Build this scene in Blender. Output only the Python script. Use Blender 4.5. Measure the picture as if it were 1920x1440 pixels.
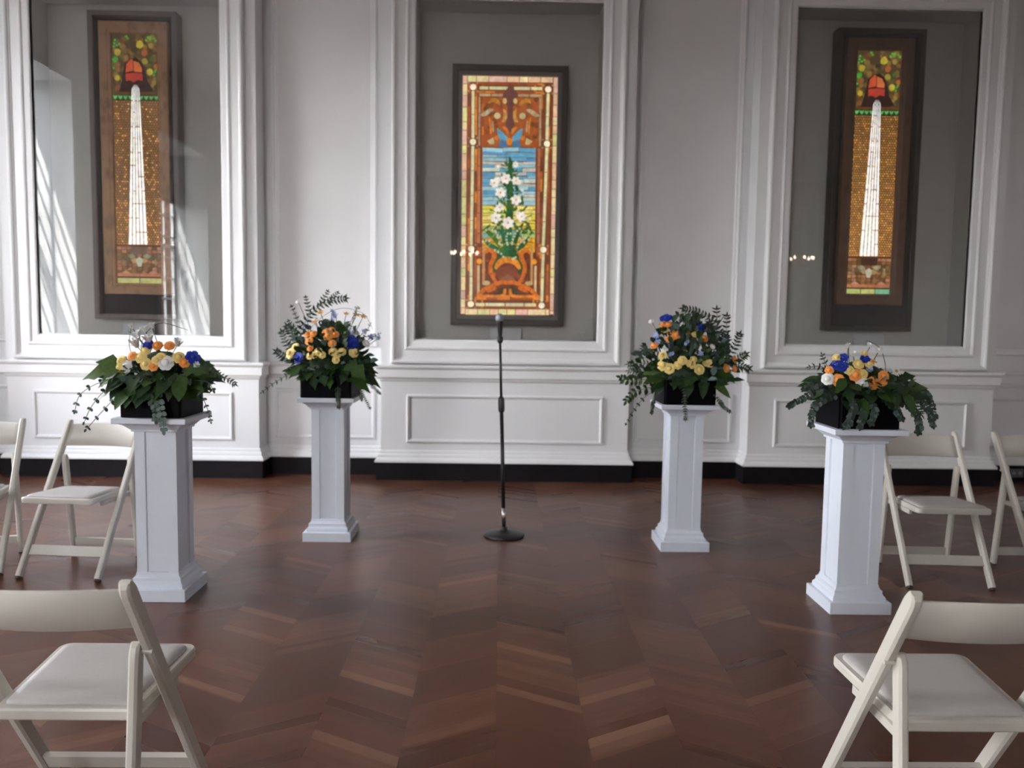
import bpy, bmesh, math, random
from mathutils import Vector, Matrix, Euler
for o in list(bpy.data.objects): bpy.data.objects.remove(o)
S = bpy.context.scene
COL = S.collection
PI = math.pi
D = bpy.data

# ------------------------------------------------------------------ camera
cd = D.cameras.new('camera'); cam = D.objects.new('camera', cd); COL.objects.link(cam)
S.camera = cam
cd.sensor_fit = 'HORIZONTAL'; cd.sensor_width = 36; cd.lens = 1480 / 1920 * 36; cd.clip_start = .05
p, r, w = .079, .0146, .0166
fw = Vector((math.sin(w) * math.cos(p), math.cos(w) * math.cos(p), -math.sin(p)))
rt = Vector((math.cos(w), -math.sin(w), 0)); up = rt.cross(fw)
r2 = rt * math.cos(r) + up * math.sin(r); u2 = up * math.cos(r) - rt * math.sin(r)
cam.matrix_world = Matrix(((r2.x, u2.x, -fw.x, 0), (r2.y, u2.y, -fw.y, 0), (r2.z, u2.z, -fw.z, 1.40), (0, 0, 0, 1)))
cd.dof.use_dof = True; cd.dof.focus_distance = 2.6; cd.dof.aperture_fstop = 2.8

# ------------------------------------------------------------------ sky, sun, exposure
S.view_settings.view_transform = 'Standard'; S.view_settings.look = 'None'
S.view_settings.gamma = 1; S.view_settings.use_curve_mapping = False
S.view_settings.exposure = 0.0
W = D.worlds.new('sky'); S.world = W; W.use_nodes = True
nt = W.node_tree; nt.nodes.clear()
wo = nt.nodes.new('ShaderNodeOutputWorld'); bg = nt.nodes.new('ShaderNodeBackground')
tc = nt.nodes.new('ShaderNodeTexCoord'); sx = nt.nodes.new('ShaderNodeSeparateXYZ'); cr = nt.nodes.new('ShaderNodeValToRGB')
nt.links.new(tc.outputs['Generated'], sx.inputs[0]); nt.links.new(sx.outputs['Z'], cr.inputs['Fac'])
e = cr.color_ramp.elements   # dim ground, bright sky above the horizon
e[0].position = 0.0; e[0].color = (.02, .02, .02, 1); e[1].position = .02; e[1].color = (.02, .022, .02, 1)
a = e.new(.06); a.color = (1, 1, 1, 1); a = e.new(.35); a.color = (.95, .97, 1, 1); a = e.new(1.0); a.color = (.42, .55, .75, 1)
nt.links.new(cr.outputs['Color'], bg.inputs['Color']); bg.inputs['Strength'].default_value = 36.0
nt.links.new(bg.outputs[0], wo.inputs['Surface'])
sl = D.lights.new('sun', 'SUN'); sl.energy = 190; sl.angle = math.radians(.6); sl.color = (1, .97, .93)
so = D.objects.new('sun', sl); COL.objects.link(so); so.location = (-12, 8, 16)
so.rotation_euler = Vector((1, -1.05, -3.2)).to_track_quat('-Z', 'Y').to_euler()
FZ0, FZ1 = 2.3, 5.05
LEFT_WINDOWS = [(4.0, 5.75), (-.4, 1.6), (-4.4, -2.4)]
WZ0, WZ1 = 1.0, 4.2
for (ya, yb) in LEFT_WINDOWS:
    l = D.lights.new('window_portal', 'AREA'); l.shape = 'RECTANGLE'; l.size = yb - ya; l.size_y = WZ1 - WZ0
    l.cycles.is_portal = True
    o = D.objects.new('window_portal', l); COL.objects.link(o)
    o.location = (-5.83, (ya + yb) / 2, (WZ0 + WZ1) / 2)
    o.rotation_euler = (PI / 2, 0, -PI / 2)     # faces +X, into the room
FRONT_FILL_WINDOWS = [(-5.0, -2.95)]  # unseen window behind the camera, added for frontal light
for (xa, xb) in FRONT_FILL_WINDOWS:
    l = D.lights.new('window_portal', 'AREA'); l.shape = 'RECTANGLE'; l.size = xb - xa; l.size_y = FZ1 - FZ0
    l.cycles.is_portal = True
    o = D.objects.new('window_portal', l); COL.objects.link(o)
    o.location = ((xa + xb) / 2, -8.08, (FZ0 + FZ1) / 2); o.rotation_euler = (PI / 2, 0, PI)     # faces +Y
l = D.lights.new('window_portal', 'AREA'); l.shape = 'RECTANGLE'; l.size = .55; l.size_y = 1.6; l.cycles.is_portal = True  # portal of the added right-hand fill window
o = D.objects.new('window_portal', l); COL.objects.link(o); o.location = (8.68, .675, 3.4); o.rotation_euler = (PI / 2, 0, PI / 2)     # faces -X
# ------------------------------------------------------------------ materials
def mat(name, col, rough=.5, spec=.5, metal=0, noise=0, nscale=30, bump=0, coat=0, sub=0, trans=0):
    m = D.materials.new(name); m.use_nodes = True; n = m.node_tree; b = n.nodes['Principled BSDF']
    b.inputs['Base Color'].default_value = (*col, 1); b.inputs['Roughness'].default_value = rough
    b.inputs['Specular IOR Level'].default_value = spec; b.inputs['Metallic'].default_value = metal
    b.inputs['Coat Weight'].default_value = coat; b.inputs['Coat Roughness'].default_value = .15
    if noise or bump:
        t = n.nodes.new('ShaderNodeTexCoord'); x = n.nodes.new('ShaderNodeTexNoise'); x.inputs['Scale'].default_value = nscale
        x.inputs['Detail'].default_value = 4
        n.links.new(t.outputs['Object'], x.inputs['Vector'])
        if noise:
            r_ = n.nodes.new('ShaderNodeValToRGB'); E = r_.color_ramp.elements
            E[0].position = .3; E[1].position = .7
            E[0].color = (*[c * (1 - noise) for c in col], 1); E[1].color = (*[min(1, c * (1 + noise)) for c in col], 1)
            n.links.new(x.outputs['Fac'], r_.inputs['Fac']); n.links.new(r_.outputs['Color'], b.inputs['Base Color'])
        if bump:
            bb = n.nodes.new('ShaderNodeBump'); bb.inputs['Strength'].default_value = bump; bb.inputs['Distance'].default_value = .002
            n.links.new(x.outputs['Fac'], bb.inputs['Height']); n.links.new(bb.outputs['Normal'], b.inputs['Normal'])
    return m
M = {}
M['wall_white'] = mat('wall_white', (.76, .765, .775), .45, .4, noise=.012, nscale=3)
M['trim_white'] = mat('trim_white', (.80, .805, .81), .35, .45, noise=.01, nscale=5)
M['wall_grey'] = mat('wall_grey', (.74, .735, .74), .6, .3, noise=.02, nscale=3)
M['niche_grey'] = mat('niche_grey', (.70, .685, .66), .6, .3, noise=.02, nscale=3)
M['room_white'] = mat('room_white', (.72, .69, .65), .6, .3, noise=.02, nscale=2)
M['ceiling'] = mat('ceiling_paint', (.85, .84, .82), .7, .3, noise=.01, nscale=3)
M['sky_blocker_dark'] = mat('sky_blocker_dark', (.05, .035, .03), .9, .1, noise=.2, nscale=2)
M['base_black'] = mat('base_black', (.008, .007, .008), .45, .12, noise=.2, nscale=8)
M['ped'] = mat('pedestal_paint', (.74, .79, .88), .4, .4, noise=.012, nscale=20)
M['chair'] = mat('chair_paint', (.56, .53, .475), .38, .45, noise=.015, nscale=12)
M['pad'] = mat('seat_vinyl', (.43, .405, .385), .5, .4, noise=.02, nscale=90, bump=.15)
M['rubber'] = mat('rubber', (.05, .03, .025), .6)
M['frame_dark'] = mat('frame_dark', (.048, .041, .040), .45, .4, noise=.12, nscale=14)
M['frame_taupe'] = mat('frame_taupe', (.22, .185, .178), .5, .4, noise=.08, nscale=14)
M['velvet'] = mat('shadow_box_lining', (.010, .011, .014), .7, .3, noise=.3, nscale=9)
M['card'] = mat('card', (.80, .82, .86), .6, .3, noise=.03, nscale=60)
M['black_metal'] = mat('black_metal', (.012, .012, .013), .35, .5, noise=.1, nscale=60)
M['chrome'] = mat('bright_steel', (.6, .6, .62), .25, metal=1, noise=.05, nscale=80)
M['mic_mesh'] = mat('microphone_mesh', (.34, .36, .42), .35, metal=.8, noise=.3, nscale=900, bump=.8)
M['vase'] = mat('black_vase', (.002, .002, .003), .5, .05, noise=.1, nscale=30)
M['brass'] = mat('brass', (.5, .33, .12), .3, metal=1, noise=.1, nscale=30)
M['outlet'] = mat('outlet_plate', (.10, .10, .11), .4, noise=.05, nscale=50)
M['outlet_face'] = mat('outlet_face', (.24, .24, .26), .4, noise=.05, nscale=50)

def wood_mat(name, c0, c1):
    m = D.materials.new(name); m.use_nodes = True; n = m.node_tree; b = n.nodes['Principled BSDF']
    t = n.nodes.new('ShaderNodeTexCoord'); mp = n.nodes.new('ShaderNodeMapping'); mp.inputs['Scale'].default_value = (1, 1, .6)
    x = n.nodes.new('ShaderNodeTexNoise'); x.inputs['Scale'].default_value = 9; x.inputs['Detail'].default_value = 6
    v = n.nodes.new('ShaderNodeTexVoronoi'); v.inputs['Scale'].default_value = 16
    mi = n.nodes.new('ShaderNodeMath'); mi.operation = 'MULTIPLY_ADD'; mi.inputs[1].default_value = .6
    r_ = n.nodes.new('ShaderNodeValToRGB'); E = r_.color_ramp.elements; E[0].position = .35; E[1].position = .8
    E[0].color = (*c0, 1); E[1].color = (*c1, 1)
    n.links.new(t.outputs['Object'], mp.inputs[0]); n.links.new(mp.outputs[0], x.inputs['Vector']); n.links.new(mp.outputs[0], v.inputs['Vector'])
    n.links.new(v.outputs['Distance'], mi.inputs[0]); n.links.new(x.outputs['Fac'], mi.inputs[2])
    n.links.new(mi.outputs[0], r_.inputs['Fac']); n.links.new(r_.outputs['Color'], b.inputs['Base Color'])
    b.inputs['Roughness'].default_value = .45
    return m
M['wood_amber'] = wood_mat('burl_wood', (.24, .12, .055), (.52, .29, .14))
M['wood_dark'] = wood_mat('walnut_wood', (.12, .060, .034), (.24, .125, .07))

def glass_mat():
    m = D.materials.new('clear_glass'); m.use_nodes = True; n = m.node_tree; n.nodes.clear()
    o = n.nodes.new('ShaderNodeOutputMaterial'); mx = n.nodes.new('ShaderNodeMixShader')
    t = n.nodes.new('ShaderNodeBsdfTransparent'); g = n.nodes.new('ShaderNodeBsdfGlossy'); g.inputs['Roughness'].default_value = 0.0
    t.inputs['Color'].default_value = (.985, .99, .985, 1)
    f = n.nodes.new('ShaderNodeFresnel'); f.inputs['IOR'].default_value = 1.72
    n.links.new(f.outputs[0], mx.inputs[0]); n.links.new(t.outputs[0], mx.inputs[1]); n.links.new(g.outputs[0], mx.inputs[2])
    n.links.new(mx.outputs[0], o.inputs[0]); return m
M['glass'] = glass_mat()

def lit_glass(name, strength):     # leaded glass lit from its light box behind; the colour is each piece's own
    m = D.materials.new(name); m.use_nodes = True; n = m.node_tree; b = n.nodes['Principled BSDF']
    a = n.nodes.new('ShaderNodeAttribute'); a.attribute_name = 'piece'
    t = n.nodes.new('ShaderNodeTexCoord'); x = n.nodes.new('ShaderNodeTexNoise'); x.inputs['Scale'].default_value = 22; x.inputs['Detail'].default_value = 5
    mr = n.nodes.new('ShaderNodeMapRange'); mr.inputs['From Min'].default_value = .3; mr.inputs['From Max'].default_value = .7
    mr.inputs['To Min'].default_value = strength * .72; mr.inputs['To Max'].default_value = strength * 1.25
    n.links.new(t.outputs['Object'], x.inputs['Vector']); n.links.new(x.outputs['Fac'], mr.inputs['Value'])
    n.links.new(a.outputs['Color'], b.inputs['Emission Color']); n.links.new(mr.outputs[0], b.inputs['Emission Strength'])
    k = n.nodes.new('ShaderNodeMix'); k.data_type = 'RGBA'; k.inputs[0].default_value = .75
    n.links.new(a.outputs['Color'], k.inputs[6]); k.inputs[7].default_value = (0, 0, 0, 1); n.links.new(k.outputs[2], b.inputs['Base Color'])
    b.inputs['Roughness'].default_value = .3; b.inputs['Specular IOR Level'].default_value = .3
    return m
M['lit_glass'] = lit_glass('lit_leaded_glass', 1.0)
M['lit_glass_side'] = lit_glass('lit_leaded_glass_side', .95)
M['lead'] = mat('lead_came', (.03, .022, .018), .5, noise=.1, nscale=40)

def bulb_mat():
    m = D.materials.new('lit_bulb'); m.use_nodes = True; b = m.node_tree.nodes['Principled BSDF']
    b.inputs['Emission Color'].default_value = (1, .78, .6, 1); b.inputs['Emission Strength'].default_value = 22
    b.inputs['Base Color'].default_value = (.9, .85, .8, 1); return m
M['bulb'] = bulb_mat()

def floor_mat():
    m = D.materials.new('chevron_parquet'); m.use_nodes = True; n = m.node_tree; b = n.nodes['Principled BSDF']; L = n.links.new
    def mth(op, a, c=None, d=None):
        k = n.nodes.new('ShaderNodeMath'); k.operation = op
        for i, v in enumerate((a, c, d)):
            if v is None: continue
            if isinstance(v, (int, float)): k.inputs[i].default_value = v
            else: L(v, k.inputs[i])
        return k.outputs[0]
    t = n.nodes.new('ShaderNodeTexCoord'); s = n.nodes.new('ShaderNodeSeparateXYZ'); L(t.outputs['Object'], s.inputs[0])
    CW, PW = .31, .058
    xs = mth('DIVIDE', mth('SUBTRACT', s.outputs['X'], .005), CW); ci = mth('FLOOR', xs); fx = mth('SUBTRACT', xs, ci)
    par = mth('FLOORED_MODULO', ci, 2.0)
    sg = mth('MULTIPLY_ADD', par, -2.0, 1.0)
    v = mth('MULTIPLY_ADD', mth('MULTIPLY', sg, fx), CW * .56, s.outputs['Y'])
    off = mth('MULTIPLY', par, CW * .56); v = mth('ADD', v, off)
    vs = mth('DIVIDE', v, PW); vi = mth('FLOOR', vs); fv = mth('SUBTRACT', vs, vi)
    def wn(a, c, seed=0.):
        k = n.nodes.new('ShaderNodeCombineXYZ'); L(a, k.inputs[0]); L(c, k.inputs[1]); k.inputs[2].default_value = seed
        q = n.nodes.new('ShaderNodeTexWhiteNoise'); q.noise_dimensions = '3D'; L(k.outputs[0], q.inputs['Vector']); return q.outputs['Value']
    r1 = wn(ci, vi); blk = mth('FLOOR', mth('DIVIDE', mth('ADD', vs, mth('MULTIPLY', wn(ci, ci, 3.), 5.0)), 5.0)); r2_ = wn(ci, blk, 7.)
    r3 = wn(ci, vi, 11.)
    ns = n.nodes.new('ShaderNodeTexNoise'); ns.inputs['Scale'].default_value = 1; ns.inputs['Detail'].default_value = 5
    cv = n.nodes.new('ShaderNodeCombineXYZ'); L(mth('MULTIPLY', xs, 2.5), cv.inputs[0]); L(mth('MULTIPLY', vs, 1.6), cv.inputs[1]); L(ns.inputs['Vector'].links[0].from_socket if False else cv.outputs[0], ns.inputs['Vector'])
    tone = mth('ADD', mth('MULTIPLY', r1, .20), mth('MULTIPLY', r2_, .42)); tone = mth('ADD', tone, mth('MULTIPLY', ns.outputs['Fac'], .30))
    tone = mth('ADD', tone, mth('MULTIPLY', mth('GREATER_THAN', r3, .965), .28))
    cr_ = n.nodes.new('ShaderNodeValToRGB'); E = cr_.color_ramp.elements
    E[0].position = .15; E[0].color = (.062, .024, .015, 1); E[1].position = .95; E[1].color = (.175, .086, .052, 1)
    q = E.new(.5); q.color = (.090, .034, .020, 1)
    L(tone, cr_.inputs['Fac'])
    # thin joints between boards and at the column seams
    edge = mth('MAXIMUM', mth('LESS_THAN', fv, .035), mth('LESS_THAN', fx, .008))
    mx = n.nodes.new('ShaderNodeMix'); mx.data_type = 'RGBA'; L(mth('MULTIPLY', edge, .25), mx.inputs[0]); L(cr_.outputs['Color'], mx.inputs[6]); mx.inputs[7].default_value = (.02, .01, .008, 1)
    L(mx.outputs[2], b.inputs['Base Color'])
    L(mth('MULTIPLY_ADD', r1, .07, .27), b.inputs['Roughness']); b.inputs['Specular IOR Level'].default_value = .28
    bb = n.nodes.new('ShaderNodeBump'); bb.inputs['Strength'].default_value = .12; bb.inputs['Distance'].default_value = .001
    L(mth('MULTIPLY_ADD', edge, -1.0, r1), bb.inputs['Height']); L(bb.outputs[0], b.inputs['Normal'])
    return m
M['floor'] = floor_mat()

# ------------------------------------------------------------------ helpers
def obj(name, bm, m, parent=None, smooth=False, mats=None):
    me = D.meshes.new(name); bmesh.ops.recalc_face_normals(bm, faces=bm.faces[:])
    bm.to_mesh(me); bm.free()
    if smooth:
        for f in me.polygons: f.use_smooth = True
    for k in (mats or [m]): me.materials.append(M[k] if isinstance(k, str) else k)
    o = D.objects.new(name, me); COL.objects.link(o)
    if parent: o.parent = parent
    return o
def tag(o, label, cat, group=None):
    o['label'] = label; o['category'] = cat
    if group: o['group'] = group
    return o
def thing(name, label, cat, loc=(0, 0, 0), rz=0, group=None):
    o = D.objects.new(name, None); COL.objects.link(o); o.location = loc; o.rotation_euler = (0, 0, rz)
    o.empty_display_size = .1
    return tag(o, label, cat, group)
def struct(name, bm, m, parent=None, smooth=False):
    o = obj(name, bm, m, parent, smooth)
    if not parent: o['kind'] = 'structure'
    return o
def copy_tree(o, parent=None):
    c = o.copy(); COL.objects.link(c); c.parent = parent
    for ch in [q for q in D.objects if q.parent == o]: copy_tree(ch, c)
    return c
def box(bm, x0, x1, y0, y1, z0, z1):
    v = [bm.verts.new((x, y, z)) for z in (z0, z1) for y in (y0, y1) for x in (x0, x1)]
    for f in ((0, 1, 3, 2), (4, 6, 7, 5), (0, 4, 5, 1), (2, 3, 7, 6), (0, 2, 6, 4), (1, 5, 7, 3)): bm.faces.new([v[i] for i in f])
    return v
def bev(bm, w=.003, s=2):
    bmesh.ops.bevel(bm, geom=bm.edges[:], offset=w, segments=s, affect='EDGES', profile=.5, clamp_overlap=True)
def rings(bm, rs, close=False, cap=True):
    """loft a list of closed rings (lists of 3-tuples)"""
    V = [[bm.verts.new(p) for p in r] for r in rs]; n = len(V[0])
    for a, c in zip(V, V[1:]):
        for i in range(n): bm.faces.new((a[i], a[(i + 1) % n], c[(i + 1) % n], c[i]))
    if close:
        a, c = V[-1], V[0]
        for i in range(n): bm.faces.new((a[i], a[(i + 1) % n], c[(i + 1) % n], c[i]))
    elif cap:
        bm.faces.new(V[0][::-1]); bm.faces.new(V[-1])
    return V
def lathe(bm, prof, cx=0, cy=0, n=24):
    rings(bm, [[(cx + r_ * math.cos(2 * PI * i / n), cy + r_ * math.sin(2 * PI * i / n), z) for i in range(n)] for r_, z in prof])
def tube(bm, pts, rad, n=8):
    pts = [Vector(q) for q in pts]; rr = rad if isinstance(rad, (list, tuple)) else [rad] * len(pts); R_ = []
    for i, q in enumerate(pts):
        d = (pts[min(i + 1, len(pts) - 1)] - pts[max(i - 1, 0)]).normalized()
        a = d.orthogonal().normalized() if i == 0 else (a - d * a.dot(d)).normalized()
        b_ = d.cross(a)
        R_.append([tuple(q + (a * math.cos(2 * PI * k / n) + b_ * math.sin(2 * PI * k / n)) * rr[i]) for k in range(n)])
    rings(bm, R_)
def rect_mould(bm, x0, x1, z0, z1, y, prof, open_top=False):
    """mitred moulding round a rectangle on a wall facing -Y; prof = (inset, projection) from the outer edge inwards"""
    rs = [[(x0 + d, y - h, z0 + d), (x1 - d, y - h, z0 + d), (x1 - d, y - h, z1 - d), (x0 + d, y - h, z1 - d)] for d, h in prof]
    rings(bm, rs, cap=False)
def sweep_plan(bm, path, prof):
    """sweep (projection, z) along a plan path of axis-aligned legs; the projection goes to the right of the travel"""
    off = []
    for i, q in enumerate(path):
        ns = []
        for a, c in ((i - 1, i), (i, i + 1)):
            if 0 <= a and c < len(path):
                d = (Vector(path[c]) - Vector(path[a])).normalized(); ns.append(Vector((d.y, -d.x)))
        m_ = ns[0] if len(ns) == 1 or (ns[0] - ns[1]).length < .01 else ns[0] + ns[1]
        off.append(m_)
    V = [[bm.verts.new((q[0] + m_.x * h, q[1] + m_.y * h, z)) for h, z in prof] for q, m_ in zip(path, off)]
    for a, c in zip(V, V[1:]):
        for i in range(len(prof) - 1): bm.faces.new((a[i], c[i], c[i + 1], a[i + 1]))

# ------------------------------------------------------------------ the setting
RX0, RX1, RY0, YB, YR, YN, ZC = -5.2, 8.6, -8.0, 6.88, 7.10, 7.14, 5.3
BAYC = [.055 - 3.23, .055, .055 + 3.23]; BH = 1.085; NH = .79; NZ0, NZ1 = 1.236, 4.09
bm = bmesh.new(); box(bm, RX0 - .8, RX1, RY0, 7.5, -.1, 0); struct('floor', bm, 'floor')
bm = bmesh.new(); box(bm, RX0 - .8, RX1, RY0, 7.5, ZC, ZC + .1); struct('ceiling', bm, 'ceiling')
RWA, RWB, RZ0, RZ1 = .4, .95, 2.6, 4.2  # small unseen opening, added as side fill from the right
bm = bmesh.new(); box(bm, RX1, RX1 + .1, RY0, RWA, 0, ZC); box(bm, RX1, RX1 + .1, RWB, 7.5, 0, ZC); box(bm, RX1, RX1 + .1, RWA, RWB, 0, RZ0); box(bm, RX1, RX1 + .1, RWA, RWB, RZ1, ZC); struct('wall_right', bm, 'room_white')
fr = bmesh.new()
for i in range(3): y_ = RWA + .02 + (RWB - RWA - .04) * i / 2; box(fr, RX1 + .03, RX1 + .06, y_ - .02, y_ + .02, RZ0, RZ1)
for i in range(5): z_ = RZ0 + .02 + (RZ1 - RZ0 - .04) * i / 4; box(fr, RX1 + .035, RX1 + .055, RWA + .04, RWB - .04, z_ - .02, z_ + .02)
struct('window_8', fr, 'trim_white')
bm = bmesh.new(); xs_ = RX0 - .8
for (xa, xb) in FRONT_FILL_WINDOWS:
    box(bm, xs_, xa, RY0 - .1, RY0, 0, ZC); box(bm, xa, xb, RY0 - .1, RY0, 0, FZ0); box(bm, xa, xb, RY0 - .1, RY0, FZ1, ZC); xs_ = xb
box(bm, xs_, RX1, RY0 - .1, RY0, 0, ZC); struct('wall_front', bm, 'room_white')
for k, (xa, xb) in enumerate(FRONT_FILL_WINDOWS):
    fr = bmesh.new(); Y_ = RY0 - .05
    for (a, c, d, f) in ((xa, xa + .06, FZ0, FZ1), (xb - .06, xb, FZ0, FZ1), (xa + .06, xb - .06, FZ0, FZ0 + .07), (xa + .06, xb - .06, FZ1 - .07, FZ1)): box(fr, a, c, Y_, Y_ + .04, d, f)
    for i in range(1, 5): x_ = xa + (xb - xa) * i / 5; box(fr, x_ - .013, x_ + .013, Y_ + .01, Y_ + .03, FZ0 + .07, FZ1 - .07)
    for i in range(1, 9): z_ = FZ0 + (FZ1 - FZ0) * i / 9; box(fr, xa + .06, xb - .06, Y_ + .012, Y_ + .028, z_ - .013, z_ + .013)
    struct('window_%d' % (k + 7), fr, 'trim_white')  # sash of the added frontal fill window
# left wall, 0.6 m thick, with deep window openings
bm = bmesh.new(); ys = RY0
for (ya, yb) in sorted(LEFT_WINDOWS):
    box(bm, RX0 - .62, RX0, ys, ya, 0, ZC); box(bm, RX0 - .62, RX0, ya, yb, 0, WZ0); box(bm, RX0 - .62, RX0, ya, yb, WZ1, ZC); ys = yb
box(bm, RX0 - .62, RX0, ys, 7.5, 0, ZC); struct('wall_left', bm, 'trim_white')
for k, (ya, yb) in enumerate(LEFT_WINDOWS):
    fr = bmesh.new(); X = RX0 - .60
    for (a, c, d, f) in ((ya, ya + .06, WZ0, WZ1), (yb - .06, yb, WZ0, WZ1), (ya + .06, yb - .06, WZ0, WZ0 + .07), (ya + .06, yb - .06, WZ1 - .07, WZ1), (ya + .06, yb - .06, 2.58, 2.64)):
        box(fr, X, X + .045, a, c, d, f)
    ny = 5
    for i in range(1, ny):
        y_ = ya + (yb - ya) * i / ny; box(fr, X + .01, X + .035, y_ - .013, y_ + .013, WZ0 + .07, WZ1 - .07)
    for i in range(1, 9):
        z_ = WZ0 + (WZ1 - WZ0) * i / 9
        if abs(z_ - 2.6) > .1: box(fr, X + .012, X + .033, ya + .06, yb - .06, z_ - .013, z_ + .013)
    root = struct('window_%d' % (k + 4), fr, 'trim_white')
    if k == 1: sh = bmesh.new(); box(sh, X + .05, X + .056, ya + .02, yb - .02, 3.35, WZ1 - .01); obj('sun_cut_panel', sh, 'trim_white', root)  # unseen panel, added to limit the sun falling on the jamb
    cs = bmesh.new()
    for (a, c, d, f) in ((ya - .14, ya, WZ0 - .14, WZ1 + .14), (yb, yb + .14, WZ0 - .14, WZ1 + .14), (ya, yb, WZ1, WZ1 + .14), (ya, yb, WZ0 - .14, WZ0)): box(cs, RX0 + .001, RX0 + .03, a, c, d, f)
    obj('window_casing', cs, 'trim_white', root)

bm = bmesh.new(); box(bm, -9.6, -9.0, -16, -.5, 0, 10.5); struct('sky_blocker', bm, 'sky_blocker_dark')   # unseen dark block, added to keep bright sky out of the niche reflections

# display wall: plain recesses between three projecting bays
bm = bmesh.new()
edges = [RX0] + [v for c in BAYC for v in (c - BH, c + BH)] + [RX1]
for i in range(0, len(edges), 2): box(bm, edges[i], edges[i + 1], YR, YR + .4, 0, ZC)
for c in BAYC:
    box(bm, c - BH, c - NH, YB, YR + .4, 0, ZC); box(bm, c + NH, c + BH, YB, YR + .4, 0, ZC)
    box(bm, c - NH, c + NH, YB, YR + .4, 0, NZ0); box(bm, c - NH, c + NH, YB, YR + .4, NZ1, ZC)
struct('wall_back', bm, 'wall_white')
t = 1
for c in BAYC:           # grey lining of each niche
    bm = bmesh.new(); e_ = .003
    box(bm, c - NH, c + NH, YN, YN + .05, NZ0, NZ1)
    struct('trim_%d' % t, bm, 'niche_grey'); t += 1
    bm = bmesh.new()
    box(bm, c - NH + .0005, c - NH + e_, YB + .03, YN, NZ0, NZ1); box(bm, c + NH - e_, c + NH - .0005, YB + .03, YN, NZ0, NZ1)
    box(bm, c - NH, c + NH, YB + .03, YN, NZ0 + .0005, NZ0 + e_); box(bm, c - NH, c + NH, YB + .03, YN, NZ1 - e_, NZ1 - .0005)
    struct('trim_%d' % t, bm, 'trim_white'); t += 1
path = [(RX0, YR)]
for c in BAYC: path += [(c - BH, YR), (c - BH, YB), (c + BH, YB), (c + BH, YR)]
path.append((RX1, YR))
bm = bmesh.new()
sweep_plan(bm, path, [(0, .865), (.010, .872), (.014, .885), (.014, .893), (.034, .900), (.036, .905), (.036, .972), (.046, .980), (.054, .990), (.056, 1.000), (.054, 1.008), (.045, 1.013), (0, 1.013)])
struct('trim_%d' % t, bm, 'trim_white'); t += 1       # chair rail
bm = bmesh.new()
sweep_plan(bm, path, [(0, .262), (.008, .258), (.012, .246), (.012, .232), (.022, .226), (.026, .212), (.026, .200), (.040, .186), (.048, .172), (.048, .157), (0, .157)])
struct('trim_%d' % t, bm, 'trim_white'); t += 1       # moulding over the base
bm = bmesh.new()
sweep_plan(bm, path, [(0, .157), (.034, .157), (.036, .150), (.036, 0)])
struct('baseboard_back', bm, 'base_black')
CAS = [(0, 0), (0, .030), (.004, .044), (.014, .052), (.026, .052), (.036, .044), (.040, .030), (.050, .026), (.052, .020), (.118, .020), (.124, .030), (.134, .034), (.144, .030), (.150, .018), (.196, .014), (.205, .006), (.205, -.05)]
for c in BAYC:
    bm = bmesh.new(); rect_mould(bm, c - NH - .205, c + NH + .205, NZ0 - .213, NZ1 + .213, YB, CAS); struct('trim_%d' % t, bm, 'trim_white'); t += 1
PAN = [(0, 0), (.002, .012), (.010, .017), (.020, .015), (.026, .006), (.036, .001)]
def lowpanel(x0, x1, z0, z1, y):
    global t
    bm = bmesh.new(); rect_mould(bm, x0, x1, z0, z1, y, PAN)
    box(bm, x0 + .036, x1 - .036, y - .004, y + .001, z0 + .036, z1 - .036)
    struct('trim_%d' % t, bm, 'wall_white'); t += 1
for c in BAYC: lowpanel(c - .86, c + .86, .330, .752, YB)
REC = [(RX0, BAYC[0] - BH), (BAYC[0] + BH, BAYC[1] - BH), (BAYC[1] + BH, BAYC[2] - BH), (BAYC[2] + BH, BAYC[2] + BH + 1.6)]
PM = [(0, 0), (.002, .016), (.010, .024), (.022, .022), (.030, .010), (.044, .010), (.050, .004), (.062, .001)]
for a, c in REC:
    lowpanel(a + .085, c - .085, .325, .772, YR)
    bm = bmesh.new(); rect_mould(bm, a + .07, c - .07, 1.155, 4.75, YR, PM); struct('trim_%d' % t, bm, 'trim_white'); t += 1
    bm = bmesh.new(); box(bm, a + .13, c - .13, YR - .003, YR + .001, 1.215, 4.69); struct('trim_%d' % t, bm, 'wall_grey'); t += 1
# crown moulding
bm = bmesh.new(); sweep_plan(bm, path, [(0, 4.95), (.02, 4.95), (.03, 5.05), (.09, 5.2), (.15, 5.25), (.15, 5.3)]); struct('trim_%d' % t, bm, 'trim_white'); t += 1
for k, c in enumerate(BAYC):
    bm = bmesh.new(); box(bm, c - NH - .004, c + NH + .004, YB + .012, YB + .018, NZ0 - .004, NZ1 + .004); struct('window_%d' % (k + 1), bm, 'glass')

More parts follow.
